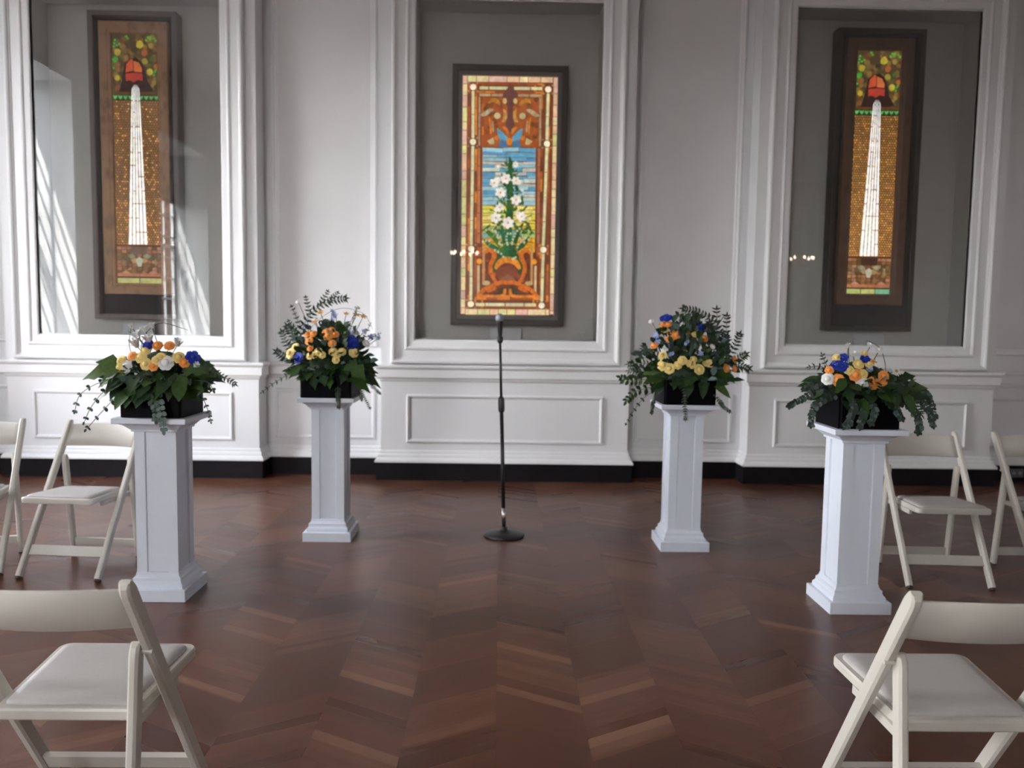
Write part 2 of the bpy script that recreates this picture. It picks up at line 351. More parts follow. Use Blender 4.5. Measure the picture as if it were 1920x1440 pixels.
# ------------------------------------------------------------------ leaded glass
class Pane:
    def __init__(s): s.bm = bmesh.new(); s.cl = s.bm.faces.layers.float_color.new('pc'); s.n = 0; s.cols = []
    def poly(s, pts, col, lay=1, jit=.12, rnd=random):
        k = 1 + rnd.uniform(-jit, jit); c = [max(0, v * k * (1 + rnd.uniform(-.04, .04))) for v in col]
        y = -lay * .0012
        vs = [s.bm.verts.new((q[0], y, q[1])) for q in pts]
        if len(vs) > 2:
            f = s.bm.faces.new(vs); f.normal_update()
            if f.normal.y > 0: f.normal_flip()
            s.cols.append((c, len(vs)))
    def finish(s, name, m, parent, loc=(0, 0, 0)):
        me = D.meshes.new(name); s.bm.faces.layers.float_color.remove(s.cl); s.bm.to_mesh(me); s.bm.free()
        at = me.color_attributes.new('piece', 'FLOAT_COLOR', 'CORNER'); i = 0
        for (c, n_), pl in zip(s.cols, me.polygons):
            for li in pl.loop_indices: at.data[li].color = (*c, 1)
        me.materials.append(M[m]); o = D.objects.new(name, me); COL.objects.link(o); o.parent = parent; o.location = loc
        return o
def lin(r_, g, b): return tuple((v / 255) ** 2.2 for v in (r_, g, b))

def frame_ring(x0, x1, z0, z1, y0, y1, wd, bevel=.004):
    bm = bmesh.new()
    rect_mould(bm, x0, x1, z0, z1, y1, [(0, 0), (0, y1 - y0 - .006), (.006, y1 - y0), (wd - .006, y1 - y0), (wd, y1 - y0 - .006), (wd, 0)])
    rect_mould(bm, x0, x1, z0, z1, y1, [(0, 0), (wd, 0)]); bmesh.ops.remove_doubles(bm, verts=bm.verts[:], dist=1e-5)
    return bm

def center_window():
    rnd = random.Random(4)
    T = thing('stained_glass_window', 'backlit stained glass window with white lilies under blue sky, in central niche behind microphone', 'stained glass window', (.062, YN - .001, 1.365), 0)
    T.scale = (.99, .68, .99)
    x0, x1, H = -.503, .507, 2.268
    obj('outer_frame', frame_ring(x0, x1, 0, H, -.19, 0, .052), 'frame_dark', T)
    obj('inner_frame', frame_ring(x0 + .052, x1 - .052, .052, H - .052, -.165, -.02, .036), 'frame_taupe', T)
    gx0, gx1, gz0, gz1 = -.428, .442, .089, 2.179
    bm = bmesh.new(); box(bm, x0 + .01, x1 - .01, -.12, -.01, .01, H - .01); lead = obj('lead_came', bm, 'lead', T)
    P = Pane()
    def C(cx, cy):
        y = 100 + cy / 5.54; x = 840 + cx / 5.54; tt = (y - 140) / 451
        xl = 864 - 3 * tt; xr = 1050 - 4 * tt; u = (x - xl) / (xr - xl); v = (591 + 1.5 * u - y) / (451 + 0 * u)
        return (gx0 + u * (gx1 - gx0), gz0 + v * (gz1 - gz0))
    def rect(a, b, c, d, col, lay=1, g=2.0, jit=.12): P.poly([C(a + g, b + g), C(c - g, b + g), C(c - g, d - g), C(a + g, d - g)], col, lay, jit, rnd)
    def circ(cx, cy, r_, col, lay=3, n=10, ry=None, rot=0, jit=.08):
        ry = ry or r_; P.poly([C(cx + r_ * math.cos(q) * math.cos(rot) - ry * math.sin(q) * math.sin(rot), cy + r_ * math.cos(q) * math.sin(rot) + ry * math.sin(q) * math.cos(rot)) for q in [2 * PI * i / n for i in range(n)]], col, lay, jit, rnd)
    def stroke(pts, wds, col, lay=2, sub=3, gap=.12, jit=.15):
        Q = []
        for i in range(len(pts) - 1):
            p0 = Vector(pts[max(i - 1, 0)]); p1 = Vector(pts[i]); p2 = Vector(pts[i + 1]); p3 = Vector(pts[min(i + 2, len(pts) - 1)])
            for k in range(sub):
                s_ = k / sub; Q.append((.5 * ((2 * p1) + (p2 - p0) * s_ + (2 * p0 - 5 * p1 + 4 * p2 - p3) * s_ ** 2 + (3 * p1 - p0 - 3 * p2 + p3) * s_ ** 3), wds[i] * (1 - s_) + wds[i + 1] * s_))
        Q.append((Vector(pts[-1]), wds[-1]))
        E = []
        for i, (q, w_) in enumerate(Q):
            d = (Q[min(i + 1, len(Q) - 1)][0] - Q[max(i - 1, 0)][0]).normalized(); n_ = Vector((-d.y, d.x)); E.append((q + n_ * w_ / 2, q - n_ * w_ / 2))
        for i in range(len(E) - 1):
            a, b = E[i]; c, d = E[i + 1]; g = gap if i % sub == sub - 1 else 0
            P.poly([C(*a), C(*b), C(*(b.lerp(d, 1 - g * 1.)) if g else d), C(*(a.lerp(c, 1 - g)) if g else c)], col, lay, jit, rnd)
    pink, cream, lime, peach = lin(222, 178, 156), lin(236, 208, 158), lin(216, 206, 140), lin(230, 186, 148)
    rust, amber, brown, plum = lin(160, 82, 38), lin(208, 122, 44), lin(118, 66, 38), lin(104, 62, 54)
    rod, white, beige = lin(214, 208, 160), lin(250, 240, 205), lin(172, 140, 108)
    sky, skyl, skyw = lin(92, 160, 190), lin(150, 195, 205), lin(190, 205, 198)
    rect(130, 212, 1162, 2718, lin(120, 62, 30), 0, 0, 0)
    # outer border of soft pink and cream tiles
    y = 270
    for xa, xb in ((124, 192), (1085, 1152)):
        y = 212
        while y < 2700:
            h = rnd.choice((90, 120, 150, 180)); yb = min(y + h, 2712); k = (y - 212) / 2500 * -18
            rect(xa + 6 + k, y, xb + 6 + k, yb, rnd.choice((pink, cream, lime, peach, cream)), 1, 3); y = yb
    for yy in (212, 2655):
        x = 198; kk = 0 if yy < 500 else -18
        while x < 1085: xb = min(x + rnd.choice((90, 130, 190)), 1088); rect(x + kk, yy, xb + kk, yy + 72 if yy < 500 else yy + 66, rnd.choice((pink, cream, lime, peach)), 1, 3); x = xb
    # amber and rust ground
    for xa, xb in ((200, 228), (274, 300), (348, 372)):
        y = 290
        while y < 2650: yb = min(y + rnd.randint(70, 150), 2650); rect(xa, y, xb, yb, rnd.choice((rust, amber, brown, rust)), 1, 2, .25); rect(1275 - xb - 14, y, 1275 - xa - 14, yb, rnd.choice((rust, amber, brown, rust)), 1, 2, .25); y = yb
    for yy, h in ((288, 24), (372, 24), (2505, 55), (2590, 55)):
        x = 300
        while x < 970: xb = min(x + rnd.randint(80, 170), 985); rect(x, yy, xb, yy + h, rnd.choice((rust, amber, rust)), 1, 2, .2); x = xb
    # pale rods with square bosses
    bx = {255: [(335, 0), (900, 0), (2018, -14), (2605, -16)], 1037: [(352, 0), (912, -8), (2022, -36), (2615, -48)]}
    for X in (255, 1037):
        L_ = bx[X]
        for i in range(3):
            (ya, da), (yb, db) = L_[i], L_[i + 1]; n_ = max(2, int((yb - ya) / 240)); 
            for k in range(n_):
                s0, s1 = (ya + 38) + (yb - ya - 76) * k / n_, (ya + 38) + (yb - ya - 76) * (k + 1) / n_
                da_ = da + (db - da) * k / n_; db_ = da + (db - da) * (k + 1) / n_
                P.poly([C(X - 15 + da_, s0 + 3), C(X + 15 + da_, s0 + 3), C(X + 15 + db_, s1 - 3), C(X - 15 + db_, s1 - 3)], rod, 2, .08, rnd)
        for (yy, dx) in L_:
            circ(X + dx, yy, 34, white, 3, 8, jit=.02)
            for sx_, sy_ in ((-1, -1), (1, -1), (-1, 1), (1, 1)): circ(X + dx + sx_ * 46, yy + sy_ * 42, 11, beige, 3, 6)
    for a, b in ((320, 415), (422, 630), (680, 850), (857, 975)): rect(a, 326, b, 362, rod, 2, 2)
    for a, b in ((290, 385), (392, 598), (606, 800), (808, 930)): rect(a, 2590, b, 2628, rod, 2, 2)
    for a, b in ((318, 440), (446, 570), (720, 840), (846, 970)): rect(a, 400, b, 432, beige, 2, 2)
    for (ya, yb) in ((436, 600), (606, 760), (766, 940)):
        rect(312, ya, 332, yb, beige, 2, 1); rect(945, ya, 968, yb, beige, 2, 1)
    for (ya, yb) in ((960, 1150), (1156, 1400), (1406, 1640), (1646, 1850), (1856, 1960)):
        rect(304 - (ya - 960) * .005, ya, 334, yb, lin(190, 120, 75), 2, 2, .15); rect(930, ya, 962, yb, lin(165, 105, 75), 2, 2, .15)
    # scrollwork head
    rect(340, 440, 940, 950, rust, 1, 0, 0)
    for i in range(70):
        circ(rnd.uniform(355, 925), rnd.uniform(450, 940), rnd.uniform(14, 34), rnd.choice((brown, rust, lin(170, 82, 28), lin(120, 70, 35))), 1.4, 6, jit=.2)
    m2 = lambda pts: [(1280 - a, b) for a, b in pts]
    for f in (lambda q: q, m2):
        stroke(f([(415, 500), (460, 465), (520, 490), (535, 520)]), [10, 45, 40, 8], lin(185, 125, 40))
        stroke(f([(335, 625), (380, 610), (430, 575), (470, 565)]), [20, 46, 42, 12], lin(170, 155, 120))
        circ(f([(508, 628)])[0][0], 628, 34, lin(185, 170, 125), 3)
        stroke(f([(572, 560), (596, 610), (580, 670), (550, 690)]), [14, 40, 38, 10], lin(188, 140, 70))
        circ(f([(585, 475)])[0][0], 475, 22, lin(205, 175, 110), 3, ry=30)
        stroke(f([(458, 680), (462, 740), (466, 800)]), [18, 22, 14], beige)
        stroke(f([(420, 640), (436, 720), (440, 820)]), [10, 22, 14], amber)
        P.poly([C(*q) for q in f([(400, 890), (470, 850), (478, 920), (440, 925)])], lin(185, 165, 115), 3, .05, rnd)
        circ(f([(505, 855)])[0][0], 855, 26, amber, 3)
        P.poly([C(*q) for q in f([(505, 755), (560, 790), (615, 850), (612, 885), (540, 880), (512, 820)])], lin(88, 150, 178), 3.4, .04, rnd)
        P.poly([C(*q) for q in f([(540, 884), (612, 890), (620, 950), (520, 952)])], lin(70, 115, 150), 3.4, .04, rnd)
        stroke(f([(560, 740), (600, 770), (620, 820)]), [8, 40, 14], amber, 3.2)
    P.poly([C(*q) for q in [(640, 290), (662, 330), (700, 370), (725, 420), (700, 480), (668, 540), (672, 640), (690, 720), (645, 800), (590, 720), (612, 640), (616, 540), (585, 480), (560, 420), (590, 370), (622, 330)]], plum, 2.6, 0, rnd)
    circ(638, 895, 30, lin(225, 130, 30), 3.8, ry=40)
    # sky and meadow
    y = 955
    while y < 2020:
        h = rnd.randint(26, 46); fy = (y - 955) / 1000
        x = 356
        while x < 912:
            xb = min(x + rnd.randint(110, 300), 914); dy = rnd.randint(-6, 6)
            if fy < .12: c = rnd.choice((sky, lin(80, 150, 200), skyl))
            elif fy < .50: c = rnd.choice((sky, skyl, skyw, skyw, lin(196, 190, 176)))
            elif fy < .6: c = rnd.choice((skyl, skyw, lin(150, 170, 110)))
            elif fy < .82: c = rnd.choice((lin(222, 200, 80), lin(205, 205, 90), lin(232, 214, 120)))
            elif fy < .93: c = rnd.choice((lin(160, 178, 100), lin(110, 160, 150), lin(222, 196, 60)))
            else: c = rnd.choice((lin(225, 170, 40), lin(215, 150, 30)))
            a_, b_ = C(x + 2, y + 3), C(xb - 2, y + 3 + dy); P.poly([a_, b_, C(xb - 2, y + h + dy), C(x + 2, y + h)], c, 1.6, .10, rnd); x = xb
        y += h + 2
    # foliage
    g1, g2, g3, g4 = lin(36, 76, 30), lin(22, 104, 66), lin(60, 90, 34), lin(70, 110, 24)
    stroke([(640, 1050), (650, 1150), (640, 1300), (650, 1500), (640, 1700), (630, 1900)], [16, 40, 60, 70, 80, 60], g1, 2.2)
    for i in range(230):
        yy = rnd.uniform(1130, 1900); fr_ = (yy - 1130) / 770; hw = 30 + 120 * fr_
        if yy > 1500: hw = 130 + 90 * (yy - 1500) / 400
        xx = 640 + rnd.uniform(-hw, hw); an = rnd.uniform(-1.2, 1.2); ln = rnd.uniform(25, 55)
        c = rnd.choice((g1, g1, g3, g2, lin(88, 100, 44)))
        P.poly([C(xx, yy), C(xx + math.sin(an) * ln - 15, yy - math.cos(an) * ln * .5), C(xx + math.sin(an) * ln * 1.6, yy - math.cos(an) * ln * 1.5), C(xx + math.sin(an) * ln + 15, yy - math.cos(an) * ln * .6)], c, 2.4, .2, rnd)
    for pts, wd, c in (([(630, 2090), (560, 1990), (470, 1880), (370, 1810)], [30, 62, 58, 8], g4), ([(625, 2100), (520, 2030), (430, 1970), (365, 1910)], [30, 60, 50, 8], g2),
                       ([(630, 2100), (600, 1960), (575, 1840), (560, 1780)], [34, 56, 48, 10], g2), ([(635, 2100), (640, 1950), (650, 1800)], [50, 70, 40], g2),
                       ([(640, 2100), (690, 1960), (730, 1840), (790, 1740)], [34, 60, 54, 8], g1), ([(650, 2090), (720, 2020), (800, 1960), (850, 1880)], [30, 60, 50, 8], g1),
                       ([(560, 2070), (520, 2130), (490, 2200), (480, 2260)], [30, 60, 50, 30], g1), ([(700, 2070), (745, 2130), (765, 2200), (750, 2280)], [30, 60, 50, 30], g1),
                       ([(760, 1720), (830, 1740), (870, 1830), (905, 1850)], [10, 26, 22, 6], g3), ([(440, 1760), (400, 1800), (350, 1830)], [10, 30, 8], g3), ([(590, 2060), (640, 2110), (700, 2060)], [60, 90, 60], g2)):
        stroke(pts, wd, c, 2.8, jit=.18)
    # lilies
    def lily(cx, cy, R_, sides=6, tilt=0.):
        for k in range(sides):
            an = 2 * PI * k / sides + tilt; px, py = cx + math.cos(an) * R_ * .55, cy + math.sin(an) * R_ * .55
            circ(px, py, R_ * .47, lin(243, 232, 220), 4 + .05 * k, 8, ry=R_ * .36, rot=an, jit=.07)
        circ(cx, cy, R_ * .2, lin(205, 150, 130), 4.6, 6)
    for cx, cy, R_ in ((600, 1280, 58), (480, 1325, 52), (705, 1300, 48), (548, 1425, 60), (702, 1130, 34), (520, 1290, 26), (745, 1320, 24), (710, 1500, 58), (498, 1690, 60), (628, 1742, 66), (770, 1675, 56), (540, 1580, 46), (505, 1600, 30), (735, 1650, 34), (775, 1400, 18), (520, 1150, 18)):
        lily(cx, cy, R_, tilt=rnd.random())
    # lily-of-the-valley bells
    for pts in ([(398, 1820), (430, 1810), (462, 1818), (495, 1830), (520, 1870), (530, 1905), (540, 1940), (548, 1970), (565, 1975)], [(500, 1845), (515, 1890), (545, 1890), (535, 1960)],
                [(625, 1855), (612, 1885), (612, 1920), (618, 1950), (624, 1970), (655, 1855)], [(750, 1800), (725, 1825), (705, 1855), (695, 1885), (680, 1915), (672, 1945), (670, 1965)],
                [(755, 1905), (775, 1925), (765, 1945), (740, 1970), (728, 2000), (812, 1900), (845, 1915), (795, 1915), (800, 1945)], [(365, 1940), (395, 1935), (430, 1935)], [(492, 2030), (525, 2050), (558, 2070), (580, 2100)], [(680, 2125), (710, 2105), (690, 2115)]):
        for a, b in pts: circ(a, b, 13, lin(190, 190, 150), 4.2, 7)
    # basket
    rect(350, 2010, 940, 2500, lin(110, 52, 24), 1.2, 0, 0)
    for i in range(60): circ(rnd.uniform(360, 930), rnd.uniform(2030, 2480), rnd.uniform(14, 30), rnd.choice((rust, brown, lin(90, 44, 22))), 1.4, 6, jit=.2)
    for a in (372, 880): rect(a - 16, 2000, a + 16, 2400, lin(190, 140, 90), 2, 3)
    for a in (318, 920): rect(a - 16, 2190, a + 16, 2500, lin(196, 170, 125), 2, 3); circ(a + (10 if a < 500 else -14), 2150, 30, lin(230, 150, 30), 3)
    rect(300, 2000, 350, 2100, rust, 1.6); rect(925, 1990, 965, 2100, rust, 1.6)
    for f in (lambda q: q, lambda q: [(1252 - a, b) for a, b in q]):
        stroke(f([(380, 2070), (430, 2030), (480, 2060), (478, 2120), (445, 2190), (455, 2280), (490, 2350), (530, 2400)]), [20, 44, 50, 50, 44, 40, 36, 20], lin(200, 105, 30), 3.4)
        stroke(f([(498, 2230), (530, 2170), (580, 2140), (626, 2130)]), [30, 60, 66, 66], lin(220, 135, 38), 3.6)
        stroke(f([(626, 2380), (570, 2370), (480, 2400), (380, 2450), (310, 2520)]), [40, 44, 40, 46, 40], lin(205, 105, 26), 3.6)
        stroke(f([(600, 2440), (590, 2500), (540, 2520), (440, 2520), (330, 2520)]), [30, 34, 32, 30, 34], lin(215, 125, 30), 3.6)
        stroke(f([(410, 2470), (470, 2450), (510, 2420)]), [26, 34, 30], lin(200, 100, 24), 3.4)
        circ(f([(400, 2380)])[0][0], 2380, 44, lin(185, 160, 110), 2.2, 8, ry=26)
        P.poly([C(*q) for q in f([(430, 2510), (520, 2480), (560, 2420), (600, 2430), (590, 2500)])], lin(60, 52, 18), 3.1, 0, rnd)
    P.poly([C(*q) for q in [(515, 2270), (550, 2215), (626, 2195), (705, 2215), (735, 2270), (720, 2330), (690, 2370), (560, 2370), (530, 2330)]], lin(128, 66, 36), 3.5, 0, rnd)
    P.poly([C(*q) for q in [(540, 2340), (626, 2280), (710, 2340), (690, 2385), (560, 2385)]], lin(140, 84, 60), 3.55, 0, rnd)
    P.finish('glass_panel', 'lit_glass', T, (0, -.1215, 0))
    for o in [q for q in D.objects if q.parent == T]: pass
    return T
center_window()

def torch_window(c0, side):
    rnd = random.Random(9)
    if side == 'L':
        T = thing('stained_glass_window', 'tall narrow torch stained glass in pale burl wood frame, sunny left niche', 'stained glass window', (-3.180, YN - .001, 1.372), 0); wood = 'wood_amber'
        x0, x1, H = -.380, .385, 2.650
        wx0, wx1, wz0, wz1 = -.297, .297, .222, 2.570
    else:
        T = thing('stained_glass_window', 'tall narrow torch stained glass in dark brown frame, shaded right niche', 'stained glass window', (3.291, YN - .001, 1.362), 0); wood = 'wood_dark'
        x0, x1, H = -.390, .388, 2.645
        wx0, wx1, wz0, wz1 = -.298, .300, .235, 2.570
    T.scale = (.99, .68, .99)
    obj('outer_frame', frame_ring(x0, x1, 0, H, -.19, 0, .045), 'frame_taupe' if side == 'L' else 'frame_dark', T)
    bm = bmesh.new(); box(bm, x0 + .01, x1 - .01, -.08, -.01, .01, H - .01); obj('lining', bm, 'velvet', T)
    # burl wood frame with a stepped inner edge
    bm = bmesh.new(); wd = (wx1 - wx0 - .40) / 2
    rect_mould(bm, wx0, wx1, wz0, wz1, -.08, [(0, 0), (0, .075), (.004, .08), (wd - .03, .08), (wd - .026, .072), (wd - .004, .062), (wd, .055), (wd, .0)])
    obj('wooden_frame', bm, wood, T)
    gx0, gx1, gz0, gz1 = wx0 + wd, wx1 - wd, wz0 + .094, wz1 - .094
    bm = bmesh.new(); box(bm, gx0 - .004, gx1 + .004, -.104, -.081, gz0 - .01, gz1 + .01); obj('lead_came', bm, 'lead', T)
    P = Pane()
    def C(x, y):
        tt = (y - 60) / 471; xl = 206 + 11 * tt; xr = 298 + 4 * tt; u = (x - xl) / (xr - xl); return (gx0 + u * (gx1 - gx0), gz0 + (531 - y) / 471 * (gz1 - gz0))
    def U(u, y): return (gx0 + u * (gx1 - gx0), gz0 + (531 - y) / 471 * (gz1 - gz0))
    def rect(a, b, c, d, col, lay=1, g=.004, jit=.12): P.poly([U(a + g, b + .35), U(c - g, b + .35), U(c - g, d - .35), U(a + g, d - .35)], col, lay, jit, rnd)
    def blob(x, y, r_, col, lay=2, n=7, jit=.15):
        an0 = rnd.random(); P.poly([C(x + r_ * rnd.uniform(.8, 1.1) * math.cos(an0 + 2 * PI * i / n), y + r_ * rnd.uniform(.8, 1.1) * math.sin(an0 + 2 * PI * i / n)) for i in range(n)], col, lay, jit, rnd)
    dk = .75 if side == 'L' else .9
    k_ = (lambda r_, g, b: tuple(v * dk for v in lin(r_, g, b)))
    olive, gold, orng, grn = k_(110, 95, 55), k_(190, 170, 60), k_(175, 100, 50), k_(90, 190, 70)
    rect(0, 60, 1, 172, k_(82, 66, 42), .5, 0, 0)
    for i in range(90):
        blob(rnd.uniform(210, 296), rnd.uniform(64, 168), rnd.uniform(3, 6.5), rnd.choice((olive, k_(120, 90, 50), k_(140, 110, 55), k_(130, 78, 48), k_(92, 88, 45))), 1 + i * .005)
    for x, y, r_, c in ((262, 80, 8, gold), (285, 81, 6, k_(165, 140, 70)), (218, 94, 7, gold), (214, 108, 6, k_(80, 180, 60)), (271, 94, 7, orng), (282, 130, 7, gold), (218, 142, 6, gold), (272, 110, 6, k_(160, 150, 60)), (284, 107, 4.5, k_(70, 120, 50)), (227, 74, 6, k_(120, 70, 45)), (218, 120, 6, k_(150, 90, 50)), (290, 150, 5, k_(140, 130, 60)), (250, 90, 5, k_(50, 60, 35)), (235, 92, 6, k_(125, 95, 60)), (294, 120, 5, orng)):
        blob(x, y, r_, c, 2, 8)
    for x, y in ((212, 78), (217, 82), (222, 79), (211, 84), (236, 65), (239, 69), (279, 66), (283, 70), (275, 72), (291, 68), (294, 72), (211, 124), (292, 130), (290, 136), (294, 126), (284, 66), (213, 72)): blob(x, y, 2.6, grn, 2.2, 5)
    # torch bowl and flame
    P.poly([C(*q) for q in [(221, 168), (226, 150), (230, 130), (232, 116), (242, 106), (256, 104), (266, 112), (272, 130), (278, 148), (290, 166)]], k_(50, 30, 26), 2.4, 0, rnd)
    P.poly([C(*q) for q in [(234, 132), (236, 116), (244, 107), (248, 107), (250, 128)]], k_(205, 85, 52), 2.8, .05, rnd)
    P.poly([C(*q) for q in [(250, 110), (260, 113), (267, 124), (266, 131), (251, 130)]], k_(225, 120, 62), 2.8, .05, rnd)
    P.poly([C(*q) for q in [(234, 134), (250, 132), (267, 133), (268, 147), (258, 145), (250, 150), (242, 146), (235, 148)]], k_(190, 66, 50), 2.8, .05, rnd)
    rect(0, 168, 1, 173, k_(110, 70, 40), 1.5)
    rect(0, 173, 1, 183, k_(60, 62, 34), 1.5)
    for i in range(9):
        if i == 4: continue
        u = (i + .5) / 9; P.poly([U(u - .045, 174), U(u, 176), U(u + .045, 174), U(u + .04, 178), U(u, 182.5), U(u - .04, 178)], k_(100, 195, 105), 2.6, .15, rnd)
    # scale-like ground of little amber tiles
    y = 184; row = 0
    while y < 454:
        f = (y - 184) / 270; n_ = 18
        for i in range(-1, n_):
            a = (i + (.5 if row % 2 else 0)) / n_; b = a + 1 / n_; a, b = max(a, 0), min(b, 1)
            if b - a < .01: continue
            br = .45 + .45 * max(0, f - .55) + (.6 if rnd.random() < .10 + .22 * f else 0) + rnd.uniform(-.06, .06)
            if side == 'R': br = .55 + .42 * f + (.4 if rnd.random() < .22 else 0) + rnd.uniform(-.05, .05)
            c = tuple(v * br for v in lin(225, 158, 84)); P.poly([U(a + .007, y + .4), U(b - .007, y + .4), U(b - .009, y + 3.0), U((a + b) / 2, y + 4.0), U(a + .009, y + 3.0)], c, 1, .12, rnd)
        y += 4.55; row += 1
    # tapering white column in long strips
    ty, by = 153, 455.5
    def edge(y):  # half-width and centre in u
        f = (y - ty) / (by - ty); hw = (.088 + .125 * f) if f > .03 else .04 + 1.6 * f; return .50 - .02 * f, hw
    ns = 5
    rect(.50 - .0, ty, .50, ty + 1, (0, 0, 0), .9, 0, 0)
    yy = [ty + (by - ty) * q for q in (0, .03, .10, .17, .26, .33, .42, .50, .57, .66, .74, .83, .92, 1)]
    for s_ in range(ns):
        cuts = [0] + sorted(rnd.sample(range(1, len(yy) - 1), 5)) + [len(yy) - 1]
        for a, b in zip(cuts, cuts[1:]):
            L_, R_ = [], []
            for i in range(a, b + 1):
                c, hw = edge(yy[i]); y_ = yy[i] + (1.8 if i == a else 0) ; u0 = c - hw + 2 * hw * s_ / ns + .010; u1 = c - hw + 2 * hw * (s_ + 1) / ns - .010
                L_.append(U(u0, y_)); R_.append(U(u1, y_))
            P.poly(L_ + R_[::-1], tuple(1.3 * v for v in lin(255, 253, 250)), 3.2, .03, rnd)
    # foot with little swags
    rect(0, 455.5, 1, 459, k_(110, 58, 34), 2.6)
    for i in range(9):
        for j in range(8): 
            y0 = 459.5 + j * 6.6; rect(i / 9, y0, (i + 1) / 9, y0 + 6.4, rnd.choice((k_(150, 100, 58), k_(170, 110, 78), k_(132, 96, 50), k_(185, 128, 96), k_(120, 84, 44))), 1, .005, .15)
    P.poly([U(.31, 460), U(.70, 460), U(.68, 474), U(.33, 474)], k_(120, 98, 80) if side == 'L' else k_(74, 48, 34), 2.8, 0, rnd)
    for sgn in (-1, 1):
        for x_, y_, w_, h_, c in ((.17, 478, .10, 5, k_(150, 150, 120)), (.10, 486, .10, 5, k_(178, 150, 100)), (.28, 482, .06, 6, k_(96, 92, 70)), (.36, 490, .05, 7, k_(150, 130, 84)), (.26, 498, .05, 6, k_(100, 80, 44)), (.42, 478, .04, 6, k_(120, 110, 84)), (.30, 510, .1, 5, k_(200, 140, 110)), (.14, 504, .05, 8, k_(150, 104, 66))):
            P.poly([U(.5 + sgn * x_ - w_, y_), U(.5 + sgn * x_, y_ - h_), U(.5 + sgn * x_ + w_, y_ + 1), U(.5 + sgn * x_, y_ + h_)], c, 2.2, .1, rnd)
    P.poly([U(.42, 484), U(.5, 479), U(.58, 484), U(.54, 498), U(.46, 498)], k_(200, 198, 170), 3, .03, rnd)
    rect(0, 511, .5, 518, k_(190, 120, 84), 2.4); rect(.5, 511, 1, 518, k_(185, 112, 80), 2.4)
    for i in range(2 if side == 'L' else 3):
        n_ = 2 if side == 'L' else 3; rect(i / n_, 520, (i + 1) / n_, 531, k_(205, 205, 125) if i < 2 else k_(130, 190, 150), 2.4, .008, .05)
    P.finish('glass_panel', 'lit_glass_side', T, (0, -.1045, 0))
torch_window(0, 'L'); torch_window(0, 'R')

# small caption cards on the niche sills
for x0, x1, lb in ((-3.335, -3.065, 'small blank white card on the sill of the left niche, partly behind flowers'), (-.085, .19, 'small pale card on the sill under the lily window, behind the microphone'), (3.185, 3.46, 'small pale card on the sill of the right niche under the torch glass')):
    bm = bmesh.new(); w_ = (x1 - x0) / 2
    V = [bm.verts.new(q) for q in ((-w_, 0, 0), (w_, 0, 0), (w_, .02, .1), (-w_, .02, .1), (-w_, .03, 0), (w_, .03, 0), (w_, .026, .1), (-w_, .026, .1))]
    for f in ((0, 1, 2, 3), (4, 7, 6, 5), (0, 4, 5, 1), (3, 2, 6, 7), (0, 3, 7, 4), (1, 5, 6, 2)): bm.faces.new([V[i] for i in f])
    o = obj('caption_card', bm, 'card'); o.location = ((x0 + x1) / 2, 7.055, NZ0 + .0035); tag(o, lb, 'card', 'caption cards in the niches')

# power outlet in the black base
T = thing('power_outlet', 'dark grey double power outlet set in black baseboard at the right edge', 'outlet', (4.745, YR - .0362, .045))
bm = bmesh.new(); box(bm, -.062, .062, -.008, 0, 0, .078); bev(bm, .002); obj('cover_plate', bm, 'outlet', T)
for sx_ in (-1, 1):
    bm = bmesh.new(); lathe(bm, [(.016, 0), (.016, .003), (.012, .004)], n=14); bmesh.ops.rotate(bm, verts=bm.verts[:], cent=(0, 0, 0), matrix=Matrix.Rotation(PI / 2, 3, 'X')); bmesh.ops.translate(bm, verts=bm.verts[:], vec=(sx_ * .028, -.008, .039)); obj('socket', bm, 'outlet_face', T)

# ------------------------------------------------------------------ pedestals
def sqring(h, z): return [(-h, -h, z), (h, -h, z), (h, h, z), (-h, h, z)]
def pedestal():
    T = thing('pedestal', 'x', 'pedestal', (0, 0, 0), 0, 'white pedestals')
    bm = bmesh.new()
    rings(bm, [sqring(a, z) for a, z in ((.150, 0), (.150, .056), (.148, .058), (.130, .058), (.130, .074), (.128, .080), (.122, .086), (.118, .094), (.118, .108), (.112, .112), (.106, .122), (.104, .134))])
    obj('base', bm, 'ped', T)
    bm = bmesh.new(); h = .102; g = .052    # shaft, each face with a raised middle board between two corner strips
    pts = []
    for k in range(4):
        c, s_ = math.cos(k * PI / 2), math.sin(k * PI / 2)
        for x, y in ((-h, -h), (-g, -h), (-g + .003, -h + .009), (g - .003, -h + .009), (g, -h)): pts.append((x * c - y * s_, x * s_ + y * c))
    rings(bm, [[(x, y, z) for x, y in pts] for z in (.134, .838)])
    obj('shaft', bm, 'ped', T)
    bm = bmesh.new()
    rings(bm, [sqring(a, z) for a, z in ((.104, .836), (.112, .838), (.112, .848), (.118, .851), (.124, .858), (.132, .866), (.142, .874), (.154, .880), (.156, .882))]); obj('capital', bm, 'ped', T)
    bm = bmesh.new(); box(bm, -.178, .178, -.178, .178, .882, .910); bev(bm, .004, 2); obj('top_slab', bm, 'ped', T)
    return T
P0 = pedestal()
PED = {'NL': (-1.68, 3.96, 0, 'nearest white square pedestal at left, in front of the folding chairs'), 'FL': (-1.072, 5.04, 0, 'white square pedestal standing further back at left, closer to microphone stand'),
       'FR': (1.160, 4.90, 0, 'white square pedestal standing further back at right, closer to microphone stand'), 'NR': (1.777, 3.87, 0, 'nearest white square pedestal at right, beside the folding chairs')}
first = True
for k, (x, y, a, lb) in PED.items():
    o = P0 if first else copy_tree(P0); first = False
    o.location = (x, y, 0); o.rotation_euler = (0, 0, math.radians(a)); o['label'] = lb

